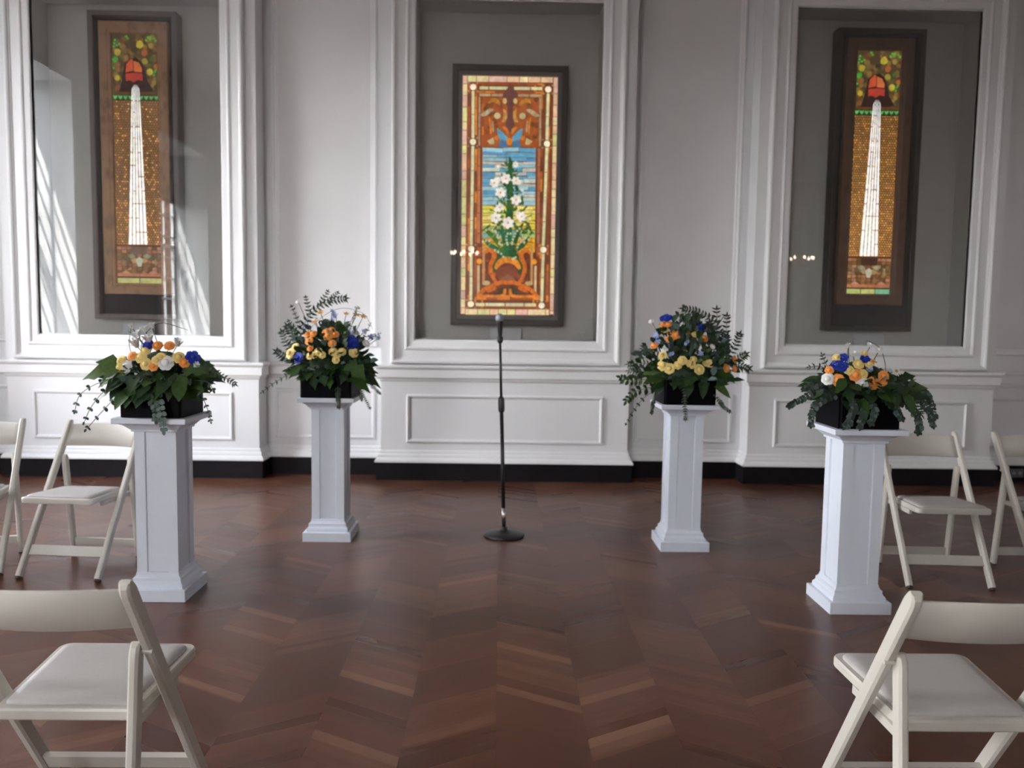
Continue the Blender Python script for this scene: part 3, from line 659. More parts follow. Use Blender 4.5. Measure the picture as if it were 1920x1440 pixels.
# ------------------------------------------------------------------ microphone stand
T = thing('microphone_stand', 'thin black microphone stand with round cast base, in centre of floor', 'microphone stand', (.047, 5.075, 0))
bm = bmesh.new(); lathe(bm, [(.128, 0), (.132, .006), (.131, .014), (.118, .021), (.070, .030), (.030, .036), (.020, .042), (.018, .058), (.014, .062)], n=36); obj('base', bm, 'black_metal', T, True)
def at(z): f = z / 1.38; return (-.047 * f, 0, z)
bm = bmesh.new(); tube(bm, [at(.05), at(.84)], .0125, 14); obj('lower_tube', bm, 'black_metal', T, True)
bm = bmesh.new(); tube(bm, [at(.082), at(.185)], .0135, 14); o = obj('steel_sleeve', bm, 'chrome', T, True); o['label'] = 'bright steel sleeve'
bm = bmesh.new(); tube(bm, [at(.815), at(.83), at(.90), at(.915)], [.017, .021, .021, .014], 14); obj('clutch', bm, 'black_metal', T, True)
bm = bmesh.new(); tube(bm, [at(.86), at(1.27)], .0085, 12); obj('upper_tube', bm, 'black_metal', T, True)
bm = bmesh.new(); tube(bm, [at(1.26), at(1.275), at(1.30)], [.013, .02, .02], 12); obj('clip', bm, 'black_metal', T, True)
T2 = thing('microphone', 'black handheld microphone with silver mesh head, clipped on the stand', 'microphone', (.047 - .0443, 5.073, 1.30))
bm = bmesh.new(); tube(bm, [(0, 0, -.02), (0, 0, .0), (-.001, -.002, .06), (-.002, -.003, .09), (-.003, -.004, .10)], [.011, .013, .017, .021, .023], 16); obj('body', bm, 'black_metal', T2, True)
bm = bmesh.new(); lathe(bm, [(.022, .100), (.0265, .110), (.0275, .120), (.026, .131), (.021, .141), (.012, .148), (.003, .150)], -.003, -.004, 18); obj('grille', bm, 'mic_mesh', T2, True)

# ------------------------------------------------------------------ folding chairs (front towards local -Y)
def bar(bm, p0, p1, wx, wy, taper=1., rnd_top=False):
    """rectangular bar from p0 to p1: wx thick in X, wy deep across in the YZ plane"""
    p0, p1 = Vector(p0), Vector(p1); d = (p1 - p0).normalized(); n_ = Vector((0, -d.z, d.y)).normalized(); L_ = (p1 - p0).length
    st = [(0, 1)]
    if rnd_top: st += [(1 - .5 * wy / L_ * 1.6, 1), (1 - .35 * wy / L_ * 1.6, .93), (1 - .15 * wy / L_ * 1.6, .74), (1, .30)]
    else: st += [(1, taper)]
    R_ = []
    c = .006
    for f, k in st:
        q = p0 + (p1 - p0) * f; hx, hy = wx / 2, wy / 2 * k; cc = min(c, hy * .5)
        R_.append([tuple(q + Vector((a, 0, 0)) + n_ * b) for a, b in ((-hx + cc, -hy), (hx - cc, -hy), (hx, -hy + cc), (hx, hy - cc), (hx - cc, hy), (-hx + cc, hy), (-hx, hy - cc), (-hx, -hy + cc))])
    rings(bm, R_)
def folding_chair():
    T = thing('folding_chair', 'x', 'folding chair', (0, 0, 0), 0, 'white folding chairs')
    fy, ty, TZ = -.215, .262, .790
    yl = lambda z: fy + (ty - fy) * z / TZ
    for s_ in (-1, 1):
        bm = bmesh.new(); x = s_ * .218
        # long leg: straight up to the pivot, then bending a little more upright behind the sitter
        bar(bm, (x, fy, .012), (x, ty, TZ), .026, .044, rnd_top=True)
        l = obj('front_leg', bm, 'chair', T)
        bm = bmesh.new(); bar(bm, (x, fy - .006, 0), (x, fy + .006, .016), .024, .036); obj('foot_cap', bm, 'rubber', l)
        bm = bmesh.new(); x = s_ * .1945
        bar(bm, (x, .225, .012), (x, .160, .605), .024, .042, rnd_top=True)
        l = obj('rear_leg', bm, 'chair', T)
        bm = bmesh.new(); bar(bm, (x, .226, 0), (x, .224, .016), .022, .034); obj('foot_cap', bm, 'rubber', l)
    # curved back slat between the long legs
    bm = bmesh.new(); R_ = []; n_ = 14
    for i in range(n_ + 1):
        u = i / n_ * 2 - 1; x = u * .207; bow = .034 * (1 - u * u); z0, z1 = .655, .768 + .007 * (1 - u * u)
        q0 = (x, yl(z0) + bow, z0); q1 = (x, yl(z1) + bow - .004, z1); tk = .0065
        R_.append([(q0[0], q0[1] - tk, q0[2]), (q1[0], q1[1] - tk, q1[2] - .004), (q1[0], q1[1], q1[2]), (q1[0], q1[1] + tk, q1[2] - .004), (q0[0], q0[1] + tk, q0[2]), (q0[0], q0[1], q0[2] - .004)])
    rings(bm, R_); obj('backrest', bm, 'chair', T, True)
    # seat frame
    def outline(hf, hb, yf, yb, r_=.03, n_=5):
        pts = []
        for cx, cy, a0, sx_, rr in ((hf - r_, yf + r_, -PI / 2, 1, r_), (hb - .015, yb - .015, 0, 1, .015), (-hb + .015, yb - .015, PI / 2, 1, .015), (-hf + r_, yf + r_, PI, 1, r_)):
            for i in range(n_): an = a0 + PI / 2 * i / (n_ - 1); pts.append((cx + rr * math.cos(an), cy + rr * math.sin(an)))
        return pts
    oc, ic = outline(.197, .174, -.225, .142), outline(.178, .157, -.203, .122, .022)
    tilt = lambda y: .440 - .045 * (y + .225)
    sl_ = lambda pts, dz: [(x, y, tilt(y) + dz) for x, y in pts]
    sc = lambda pts, k: [(x * k, (y + .04) * k - .04) for x, y in pts]
    bm = bmesh.new(); rings(bm, [sl_(sc(oc, .985), -.030), sl_(oc, -.026), sl_(oc, -.006), sl_(sc(oc, .985), 0)]); obj('seat_frame', bm, 'chair', T)
    bm = bmesh.new(); rings(bm, [sl_(ic, -.004), sl_(ic, .005), sl_(sc(ic, .97), .011), sl_(sc(ic, .85), .014), sl_(sc(ic, .5), .015)]); o = obj('seat_pad', bm, 'pad', T, True)
    # side rails under the seat
    for s_ in (-1, 1):
        bm = bmesh.new(); box(bm, s_ * .178 - .008, s_ * .178 + .008, -.10, .165, .378, .402); obj('seat_rail', bm, 'chair', T)
    # stretchers
    bm = bmesh.new(); bar(bm, (0, yl(.110), .110), (0, yl(.157), .157), .415, .016); obj('front_stretcher', bm, 'chair', T)
    bm = bmesh.new(); bar(bm, (0, .219, .062), (0, .215, .108), .368, .016); obj('rear_stretcher', bm, 'chair', T)
    # pivot bolts
    for s_ in (-1, 1):
        bm = bmesh.new(); tube(bm, [(s_ * .200, .157, .58), (s_ * .2325, .157, .58)], .006, 10); obj('pivot_bolt', bm, 'chair', T)
    return T
F0 = folding_chair()
CH = [(-2.300, 4.335, -5, 'white folding chair facing the camera, partly hidden behind nearest left pedestal'),
      (-2.930, 4.335, 15, 'white folding chair cut off by left edge of the photo, facing camera'),
      (2.452, 4.320, -3, 'white folding chair facing the camera, just right of nearest right pedestal'),
      (3.150, 4.330, 0, 'white folding chair cut off by right edge of the photo, facing camera'),
      (-1.073, 2.050, 180, 'nearest white folding chair at bottom left, seen from behind'),
      (1.186, 2.020, 180, 'nearest white folding chair at bottom right, seen from behind')]
for i, (x, y, a, lb) in enumerate(CH):
    o = F0 if i == 0 else copy_tree(F0)
    o.location = (x, y, 0); o.rotation_euler = (0, 0, math.radians(a)); o['label'] = lb

# ------------------------------------------------------------------ flower arrangements
def leafmat(name, c): return mat(name, c, .5, .3, noise=.22, nscale=60)
M['leaf_a'] = leafmat('leaf_dark', (.014, .034, .010)); M['leaf_b'] = leafmat('leaf_mid', (.028, .066, .012)); M['leaf_c'] = leafmat('leaf_light', (.060, .105, .024))
M['euc'] = leafmat('eucalyptus', (.085, .13, .115)); M['euc_d'] = leafmat('eucalyptus_dark', (.030, .050, .042)); M['stem'] = leafmat('stem', (.06, .075, .03)); M['olive'] = leafmat('olive_leaf', (.020, .032, .018))
M['f_o'] = mat('petal_orange', (.80, .30, .07), .55, .3, noise=.12, nscale=90); M['f_c'] = mat('petal_butter', (.78, .60, .22), .55, .3, noise=.1, nscale=90)
M['f_w'] = mat('petal_white', (.82, .82, .80), .5, .3, noise=.04, nscale=90); M['f_b'] = mat('petal_blue', (.012, .030, .30), .5, .3, noise=.3, nscale=60)
M['f_l'] = mat('petal_pale_blue', (.30, .40, .68), .55, .3, noise=.15, nscale=60); M['f_y'] = mat('stamen', (.55, .38, .04), .6, noise=.2, nscale=90)
M['f_p'] = mat('petal_apricot', (.74, .36, .10), .55, .3, noise=.15, nscale=90)
def petal(bm, base, an, L_, wd, cup, lean, n_=4, roll=.15):
    """cupped petal leaving the axis at angle an; lean 0 = upright, 1 = flat"""
    V = []
    for i in range(n_ + 1):
        t_ = i / n_; th = lean * PI / 2 * (.35 + .65 * t_) if cup else lean * PI / 2
        rr = L_ * t_ * math.sin(th) + base * .3; zz = L_ * t_ * math.cos(th) * (1 - roll * t_ * t_)
        ww = wd * math.sin(PI * (.20 + .58 * t_)) ** .7
        row = []
        for s_ in (-1, 0, 1):
            aa = an + s_ * ww / max(rr + L_ * .35, .004) * .5
            q = rr + (L_ * .10 if s_ == 0 else 0); row.append(bm.verts.new((q * math.cos(aa), q * math.sin(aa), zz)))
        V.append(row)
    for a, b in zip(V, V[1:]):
        for k in range(2): bm.faces.new((a[k], a[k + 1], b[k + 1], b[k]))
def bloom_mesh(kind):
    bm = bmesh.new(); rn = random.Random(hash(kind) % 7 if False else {'rose': 1, 'ranunculus': 2, 'daisy': 3, 'tulip': 4, 'delphinium': 5, 'poppy': 6}[kind])
    # unit bloom: radius about 1, opening along +Z
    if kind == 'rose':
        bmesh.ops.create_icosphere(bm, subdivisions=1, radius=.5, matrix=Matrix.Translation((0, 0, .42)))
        for ring, (ct, L_, lean, wd) in enumerate(((3, .85, .12, 1.0), (4, .98, .30, 1.3), (5, 1.08, .50, 1.6), (6, 1.1, .72, 1.7))):
            for k in range(ct): petal(bm, .1 + ring * .1, 2 * PI * k / ct + ring * .6 + rn.uniform(-.1, .1), L_, wd, True, lean)
    elif kind == 'ranunculus':
        bmesh.ops.create_icosphere(bm, subdivisions=2, radius=.62, matrix=Matrix.Translation((0, 0, .38)))
        for ring, (ct, L_, lean, wd) in enumerate(((4, .82, .10, .9), (5, .94, .26, 1.2), (6, 1.02, .44, 1.4), (7, 1.02, .64, 1.5), (7, .98, .84, 1.5))):
            for k in range(ct): petal(bm, .1 + ring * .12, 2 * PI * k / ct + ring * .5, L_, wd, True, lean, roll=.28)
    elif kind == 'daisy':
        for k in range(9): petal(bm, .25, 2 * PI * k / 9, 1.15, .75, False, .86)
    elif kind == 'tulip':
        for ring in range(2):
            for k in range(3): petal(bm, .35, 2 * PI * k / 3 + ring * PI / 3, 1.7, 1.25, False, .22 + ring * .06, roll=.1)
    elif kind == 'delphinium':
        for q in range(5):
            cx, cy, cz = rn.uniform(-.7, .7), rn.uniform(-.7, .7), rn.uniform(-.5, .8); b2 = bmesh.new()
            for k in range(5): petal(b2, .1, 2 * PI * k / 5 + q, .62, .5, False, .75)
            me_ = D.meshes.new('tmp'); b2.to_mesh(me_); b2.free(); me_.transform(Matrix.Translation((cx, cy, cz)) @ Euler((rn.uniform(-.9, .9), rn.uniform(-.9, .9), 0)).to_matrix().to_4x4()); bm.from_mesh(me_); D.meshes.remove(me_)
    elif kind == 'poppy':
        for k in range(5): petal(bm, .3, 2 * PI * k / 5, 1.1, 1.0, True, .7)
    # green calyx and short stem
    return bm
BM_ = {}
def bloom(kind, m, parent, loc, rad, direction, rn):
    if (kind, m) not in BM_:
        bm = bloom_mesh(kind); me = D.meshes.new(kind); bm.to_mesh(me); bm.free(); me.materials.append(M[m])
        for f in me.polygons: f.use_smooth = True
        BM_[(kind, m)] = me
    o = D.objects.new(kind, BM_[(kind, m)]); COL.objects.link(o); o.parent = parent; o.location = loc; o.scale = (rad,) * 3
    q = Vector(direction).normalized().to_track_quat('Z', 'Y'); o.rotation_euler = (q.to_matrix() @ Matrix.Rotation(rn.uniform(0, 6.28), 3, 'Z')).to_euler()
    if kind in ('daisy', 'poppy'):
        if 'centre' not in BM_:
            bm = bmesh.new(); lathe(bm, [(.05, 0), (.34, .02), (.32, .2), (.2, .3), (.02, .34)], n=10); me = D.meshes.new('flower_centre'); bm.to_mesh(me); bm.free(); me.materials.append(M['f_y']); BM_['centre'] = me
        c = D.objects.new('flower_centre', BM_['centre']); COL.objects.link(c); c.parent = o; c.location = (0, 0, .12)
    return o
def leaf(bm, base, d, nrm, L_, wd, droop=.2, mi=0, shape='oval', fold=.18):
    base, d, nrm = Vector(base), Vector(d).normalized(), Vector(nrm)
    side = d.cross(nrm); side = side.normalized() if side.length > 1e-4 else d.orthogonal().normalized(); up_ = side.cross(d).normalized()
    prof = {'oval': (.12, .62, 1, .95, .62, .02), 'round': (.2, .85, 1, 1, .8, .1), 'lance': (.1, .8, 1, .7, .35, .02), 'lobed': (.1, 1.0, .5, .95, .38, .02)}[shape]
    rows = []
    for i, pw in enumerate(prof):
        f = i / (len(prof) - 1); c = base + d * L_ * f - Vector((0, 0, 1)) * droop * L_ * f * f
        a = pw * wd / 2; rows.append((bm.verts.new(c - side * a + up_ * a * fold), bm.verts.new(c), bm.verts.new(c + side * a + up_ * a * fold)))
    for a, b in zip(rows, rows[1:]):
        for k in range(2): f = bm.faces.new((a[k], a[k + 1], b[k + 1], b[k])); f.material_index = mi
def curve_pts(p0, d, L_, droop, n_=9, wig=0, rn=None):
    p0, d = Vector(p0), Vector(d).normalized(); out = []
    for i in range(n_):
        f = i / (n_ - 1); q = p0 + d * L_ * f + Vector((0, 0, -droop * L_ * f * f)); out.append(q)
    return out
def spray(name, parent, pts, rn, mats, L_=.03, wd=.02, shape='round', step=1, start=.1, pair=True, rad=.0018):
    bm = bmesh.new(); tube(bm, pts, [rad] * (len(pts) - 1) + [rad * .5], 5)
    for f in bm.faces: f.material_index = 0
    n_ = len(pts)
    for i in range(int(start * n_), n_, step):
        q = pts[i]; d = (pts[min(i + 1, n_ - 1)] - pts[max(i - 1, 0)]).normalized()
        for s_ in ((-1, 1) if pair else (rn.choice((-1, 1)),)):
            sd = d.cross(Vector((rn.uniform(-.5, .5), -1, rn.uniform(-.3, .6)))).normalized() * s_
            k = rn.uniform(.75, 1.1) * (1 - .35 * i / n_); leaf(bm, q, sd + d * .55, (rn.uniform(-.4, .4), -1, rn.uniform(0, .8)), L_ * k, wd * k, .1, rn.randint(1, len(mats)), shape)
    d = (pts[-1] - pts[-2]); leaf(bm, pts[-1], d, (0, -1, .3), L_ * .7, wd * .6, .1, 1, shape)
    pass
    return obj(name, bm, None, parent, True, ['stem'] + mats)
DATA = {
'NL':'c,-15.2,-12.7,27.8,3 c,-2.6,-13.2,33.2,3 c,-4.7,-14.2,29.7,3.2 c,-1.8,-15.3,26.3,3.2 c,5.2,-14.5,29.8,2.8 c,3.4,-15.1,28.2,2.8 c,13.6,-13.5,29.9,3.2 c,-15.7,-13.4,24.2,3 o,-9.3,-13.3,30.2,2.6 o,2.8,-12.4,35.5,2.8 o,8.5,-11.9,35.5,2.8 o,2,-15.7,25.3,2.6 o,16.5,-13.7,27.3,2.8 b,-1.7,-12.2,35.6,3 b,19.8,-11.6,29.9,3.8 w,7.7,-15.1,27.2,4 w,-12.1,-14.1,25.1,3.4 t,-1.9,-10.7,38.2,3.2 t,-8.6,-8.6,40.2,3.2 t,-8.4,-10.9,36.5,3.4 t,12.2,-10.4,36.8,2.8 t,-16.2,-0,44.1,2 t,-5.8,-6.4,43.1,2.2 t,-2.9,-4.4,44.8,2 t,21.5,-12.5,25.8,2',
'FL':'o,-13.6,-7.3,39.9,2.8 o,-9.7,-8.3,40.2,2.8 o,-11.8,-10.7,35.7,3 o,-0.9,-8.4,41.6,3.2 o,0.3,-10.1,39.3,3.6 o,1.8,-7.2,42.7,2.8 o,4.6,-9.4,40.1,2.8 o,3.5,-12.8,34.4,2.9 o,-10.5,-13,31,2.3 p,-5.6,-0,53.6,2.6 p,-10,-0,47.6,2.4 p,10,-0,53,2.2 p,16.5,-0,52.6,2.6 p,20.8,-0,51.6,2.8 l,0.3,-0,54,2.6 l,0.8,-0,48.6,2.8 l,4.1,-0,51.9,2.2 l,21.3,-0,41.3,2.8 l,27.3,-0,37.6,3.4 l,30,-0,37.1,2.4 l,-17.5,-0,46.2,2.4 l,12.4,-4.4,42.3,2.4 b,15.6,-10.1,35.3,5.2 b,-18.2,-12.9,24.6,4 c,-24.3,-9.7,27.5,3.8 c,-21.1,-9.7,31.3,3.4 c,-10.4,-14.4,26.3,2.6 c,-7.7,-14.7,26.9,2.6 c,-5.1,-14.4,29,3 c,-2.4,-15.2,27,2.6 c,4.4,-14.7,29.2,3 c,7,-14.9,27.6,2.8 c,10,-14.1,29.2,2.8 c,6.4,-15.8,24,2.6 c,17.2,-12.7,28.7,3.4 w,-19.6,-0,60.1,2 w,-11,-0,49.5,2 w,16.5,-0,56.9,2 w,16.3,-2.3,41.3,2.6 w,23.9,-5.5,34.5,2.8 w,-4.6,-0,47.4,1.8',
'FR':'b,-13.5,-0,53.4,4.4 b,7.5,-0,48.2,4 o,-15.4,-0,49.3,2.8 o,-12.4,-0,49.4,2.8 o,-7.5,-0,49,2.8 o,-8,-1.4,44.7,3 o,-7.5,-6.5,42.5,3 o,-11.7,-7.5,40.4,3 o,-1.3,-4.4,44.8,2.8 o,11.4,-0,47.2,2.6 o,9.7,-7.5,41.2,3 o,-21.3,-6,36.3,2.7 o,30.1,-5.7,27.9,2.7 o,23.6,-11.3,22.6,3 o,29.5,-8.3,22,2.4 c,4.6,-6.2,43.4,2.8 c,-13.8,-0,45.8,2.6 c,-17.1,-12.3,30.1,3.1 c,-17.1,-14.1,24.2,3.8 c,-13.3,-15.3,22.3,3.6 c,-8.2,-15.6,24.4,2.8 c,-5.2,-15.1,27.4,3.2 c,0.1,-15.7,25.3,3.2 c,1.7,-15,28,2.4 c,5.4,-15.9,22.1,3.6 c,9.6,-14.6,26.1,2.6 c,12.2,-14.2,25.8,2.8 w,-22.3,-0,51,2.2 w,-1.8,-0,54.6,2 w,-15.7,-10.6,34.5,2.8 w,24.6,-0,55,1.6 w,16.1,-0,52.3,1.9 l,-19.3,-0,41.2,3.4 l,-17.8,-5.8,38.8,3 l,7.1,-13.8,30.5,2.6 l,-14.5,-9.8,36.5,2.4 l,23,-0,42.8,2.8 l,-11.1,-13.1,31.7,2.4 l,-1.8,-10.6,38.7,2 w,14.5,-9.9,35.9,2',
'NR':'w,-20.9,-13.3,24.1,3.2 w,-5,-16.3,22.3,3.4 t,-8.2,-11.6,36.1,1.8 w,1.9,-8.8,41,2.2 w,5.3,-10.3,38.5,2.4 t,-9.7,-8.6,39.9,1.6 d,13.1,-13,28.5,2.6 o,-16.4,-14.7,23.7,3.3 o,-8.1,-15.4,26.3,3.3 o,0.1,-16.2,22.4,3.4 o,5.1,-15.7,22.2,3.2 o,6.1,-14.9,25.9,3 o,-19.8,-12.3,28.3,2.3 c,-15.7,-10.9,34.3,2.4 c,-11,-14.4,28.6,2.6 c,-4.6,-15.4,26.9,2.6 c,-6.2,-13.9,31.6,2.8 c,-2.7,-11.8,36.6,1.8 c,-1.2,-13.9,31.7,2.2 p,0.8,-13.5,32.8,2 b,-12.9,-11.7,34.4,2.6 b,-16.4,-12.4,31,3 b,-13.8,-13.3,30.3,3 b,-2.8,-13,34,2.6 l,-2.1,-15,28.4,2.6 l,-17.7,-11.9,31.3,2',
}
KIND = {'c': ('ranunculus', 'f_c'), 'o': ('ranunculus', 'f_o'), 'b': ('rose', 'f_b'), 'w': ('ranunculus', 'f_w'), 't': ('tulip', 'f_w'), 'p': ('poppy', 'f_p'), 'l': ('delphinium', 'f_l'), 'd': ('daisy', 'f_w')}
LAB = {'NL': 'low flower arrangement with white tulip buds and broad leaves, on nearest left pedestal', 'FL': 'tall arrangement with orange and pale blue blooms and leafy arching branch, on far left pedestal',
       'FR': 'tall dense arrangement with blue roses and upright dark branches, on far right pedestal', 'NR': 'low arrangement with orange and white ranunculus and long grey-green eucalyptus, on nearest right pedestal'}
def arrangement(key, seed):
    rn = random.Random(seed); x, y, _, _ = PED[key]; tall = key in ('FL', 'FR')
    T = thing('flower_arrangement', LAB[key], 'flower arrangement', (x, y, .910), 0, 'flower arrangements on the pedestals')
    hb = .148 if not tall else .158; H = .165 if not tall else .15
    bm = bmesh.new(); box(bm, -hb, hb, -hb, hb, 0, H); bmesh.ops.bevel(bm, geom=[e for e in bm.edges if abs(e.verts[0].co.z - e.verts[1].co.z) > .1], offset=.012, segments=3, affect='EDGES')
    obj('vase', bm, 'vase', T)
    bm = bmesh.new(); lathe(bm, [(hb * .95, H - .03), (hb * .98, H + .01), (hb * .86, H + .07), (hb * .6, H + .125), (hb * .25, H + .15), (.01, H + .152)], n=16); obj('filler_dome', bm, 'leaf_a', T, True)  # dark filler added to block the view through the stems
    ctr = Vector((0, 0, H - .02))
    TOP = {'NL': .28, 'NR': .26, 'FL': .43, 'FR': .50}[key]; WID = {'NL': .20, 'NR': .19, 'FL': .22, 'FR': .26}[key]
    # blooms with stems
    st = bmesh.new(); n_fill = 0
    for e_ in DATA[key].split():
        c, dx, dy, dz, s_ = e_.split(','); q = Vector((float(dx) / 100, float(dy) / 100, float(dz) / 100)); rad = float(s_) * .0082
        if dy in ('0', '-0'): q.y = rn.uniform(-.05, .04)
        kd, m_ = KIND[c]; dr = (q - ctr + Vector((0, -.22, 0))) if q.z < TOP * 1.05 else (q - ctr + Vector((0, -.25, .05)))
        if kd == 'tulip': dr = q - ctr + Vector((0, -.02, .1)); rad *= 1.2
        if kd == 'delphinium': rad *= 1.1
        dn = dr.normalized(); bloom(kd, m_, T, q - dn * rad * (.7 if kd != 'tulip' else .9), rad, dn, rn)
        mid = ctr.lerp(q, .55) + Vector((rn.uniform(-.02, .02), .02, rn.uniform(0, .04)))
        tube(st, [ctr + Vector((rn.uniform(-.05, .05), rn.uniform(-.05, .05), -.03)), mid, q - dn * rad * .6], .0022, 5)
    obj('flower_stems', st, 'stem', T, True)
    # inner mass of greenery that fills the dome between and under the blooms
    bm = bmesh.new(); N = 620 if tall else 460
    for i in range(N):
        th = rn.uniform(0, 2 * PI); u = rn.random(); ph = rn.uniform(-.15, 1.0) * PI / 2
        rr = rn.uniform(.5, 1.02) if rn.random() < .8 else rn.uniform(.9, 1.15); q = Vector((math.cos(th) * math.cos(ph) * WID * rr * 1.1, math.sin(th) * math.cos(ph) * .175 * rr, H + .01 + max(-.02, math.sin(ph)) * (TOP - H - .02) * rr))
        d = (q - ctr).normalized() + Vector((rn.uniform(-.5, .5), rn.uniform(-.5, .5), rn.uniform(-.2, .5)))
        L_ = rn.uniform(.04, .085); leaf(bm, q, d, (rn.uniform(-.5, .5), -1, 1), L_, L_ * rn.uniform(.35, .6), .3, rn.choice((0, 0, 0, 1, 3, 4, 4)), rn.choice(('oval', 'oval', 'lance')))
    pass
    o = obj('foliage', bm, None, T, True, ['leaf_a', 'leaf_b', 'leaf_c', 'euc', 'euc_d']); o['kind'] = 'stuff'
    # broad leaves spilling over the rim
    spec = {'NL': [(-1, 14, .17, .115, 'lobed'), (1, 12, .17, .12, 'lobed'), (0, 22, .12, .075, 'oval')], 'FL': [(-1, 9, .15, .09, 'lobed'), (1, 13, .18, .13, 'lobed'), (0, 14, .11, .07, 'lobed')],
            'FR': [(-1, 18, .13, .065, 'oval'), (1, 16, .13, .07, 'oval'), (0, 14, .10, .055, 'oval')], 'NR': [(-1, 6, .12, .06, 'oval'), (1, 12, .15, .08, 'lobed'), (0, 18, .10, .06, 'oval')]}[key]
    for sd, ct, L_, wd, shp in spec:
        for i in range(ct):
            if sd == 0: q = Vector((rn.uniform(-.15, .15), -hb * rn.uniform(.8, 1.05), H + rn.uniform(-.02, .06))); d = Vector((rn.uniform(-.5, .5), -.7, rn.uniform(-.8, -.1)))
            else: q = Vector((sd * rn.uniform(.09, .17), rn.uniform(-.15, .08), H + rn.uniform(-.02, .10))); d = Vector((sd * rn.uniform(.7, 1.), rn.uniform(-.7, .3), rn.uniform(-.45, .35)))
            bm = bmesh.new(); k = rn.uniform(.7, 1.05); leaf(bm, q, d, (rn.uniform(-.3, .3), -1, 1.), L_ * k, wd * k, rn.uniform(.1, .5), 0, shp)
            obj('broad_leaf', bm, rn.choice(('leaf_a', 'leaf_b', 'leaf_b', 'leaf_c') if sd else ('leaf_a', 'leaf_a', 'leaf_b')), T, True)
    # trailing and arching sprays
    def sp(name, pts, mats, **k):
        V = [Vector(q) for q in pts]; Q = []
        for i in range(len(V) - 1):
            p0, p1, p2, p3 = V[max(i - 1, 0)], V[i], V[i + 1], V[min(i + 2, len(V) - 1)]
            for j in range(6): s_ = j / 6; Q.append(.5 * ((2 * p1) + (p2 - p0) * s_ + (2 * p0 - 5 * p1 + 4 * p2 - p3) * s_ ** 2 + (3 * p1 - p0 - 3 * p2 + p3) * s_ ** 3))
        Q.append(V[-1]); return spray(name, T, Q, rn, mats, **k)
    E_ = dict(L_=.026, wd=.020, shape='round'); O_ = dict(L_=.054, wd=.021, shape='lance')
    if key == 'NL':
        sp('eucalyptus_spray', [(-.08, -.1, .17), (-.20, -.14, .14), (-.27, -.16, .06), (-.31, -.16, -.02)], ['euc_d', 'euc_d'], step=3, start=.4, **E_)
        sp('eucalyptus_spray', [(-.1, -.08, .19), (-.24, -.12, .17), (-.34, -.13, .11), (-.37, -.13, .03)], ['euc_d', 'euc'], step=3, start=.35, **E_)
        sp('eucalyptus_spray', [(-.05, -.1, .16), (-.13, -.19, .11), (-.2, -.2, .04), (-.28, -.2, -.05)], ['euc_d'], step=3, start=.45, **E_)
        sp('eucalyptus_spray', [(.04, -.1, .16), (.06, -.19, .10), (.08, -.20, .02), (.085, -.20, -.05)], ['euc', 'euc'], step=2, L_=.034, wd=.03, shape='round', start=.3)
        sp('eucalyptus_spray', [(.0, -.1, .16), (.02, -.19, .12), (.045, -.20, .06), (.05, -.20, .0)], ['euc_d', 'euc'], step=2, L_=.034, wd=.03, shape='round', start=.3)
        sp('eucalyptus_spray', [(.1, -.05, .20), (.22, -.1, .24), (.32, -.12, .215), (.40, -.13, .17)], ['euc_d', 'olive'], step=1, L_=.034, wd=.014, shape='lance')
        sp('eucalyptus_spray', [(.1, -.08, .18), (.22, -.13, .14), (.27, -.14, .05), (.29, -.15, -.01)], ['euc_d'], step=2, start=.4, L_=.022, wd=.014, shape='round')
        sp('eucalyptus_spray', [(.1, -.08, .18), (.26, -.13, .18), (.3, -.14, .14)], ['euc_d'], step=3, start=.4, **E_)
        sp('curved_grass', [(-.1, 0, .2), (-.16, 0, .33), (-.15, 0, .43)], ['leaf_c'], step=9, L_=.03, wd=.004, shape='lance')
        sp('curved_grass', [(-.1, 0, .2), (-.09, -.02, .36), (.0, -.04, .455), (.13, -.04, .43)], ['leaf_c'], step=9, L_=.03, wd=.004, shape='lance')
    if key == 'FL':
        sp('leafy_branch', [(-.1, 0, .15), (-.2, 0, .33), (-.14, 0, .50), (-.02, 0, .595), (.09, 0, .62)], ['olive', 'euc_d', 'leaf_a'], step=1, start=.1, **O_)
        for a, b in (((-.19, 0, .35), (-.26, -.01, .47)), ((-.18, 0, .42), (-.24, -.02, .56)), ((-.13, 0, .50), (-.15, -.02, .62)), ((-.08, 0, .56), (-.02, 0, .66)), ((-.02, 0, .59), (.04, 0, .655))):
            a, b = Vector(a), Vector(b); sp('leafy_twig', [tuple(a), tuple(a.lerp(b, .5)), tuple(b)], ['olive', 'euc_d', 'leaf_a'], step=2, L_=.034, wd=.014, shape='lance', start=.2)
        for pts in ([(-.12, 0, .18), (-.25, -.03, .30), (-.30, -.03, .40)], [(-.12, 0, .16), (-.26, -.04, .24), (-.33, -.04, .28)], [(-.1, 0, .2), (-.22, -.02, .36), (-.27, -.02, .44)], [(-.1, -.03, .2), (-.2, -.05, .33), (-.22, -.05, .43)]):
            sp('eucalyptus_spray', pts, ['olive', 'euc_d', 'euc'], step=1, start=.15, **O_)
        sp('eucalyptus_spray', [(-.1, -.1, .15), (-.23, -.12, .14), (-.32, -.13, .09), (-.40, -.13, .03)], ['euc', 'euc'], step=2, start=.4, L_=.03, wd=.012, shape='lance')
        sp('eucalyptus_spray', [(.07, -.1, .12), (.08, -.18, .05), (.085, -.19, 0), (.09, -.19, -.05)], ['leaf_a', 'olive'], step=1, L_=.026, wd=.014, shape='oval', start=.2)
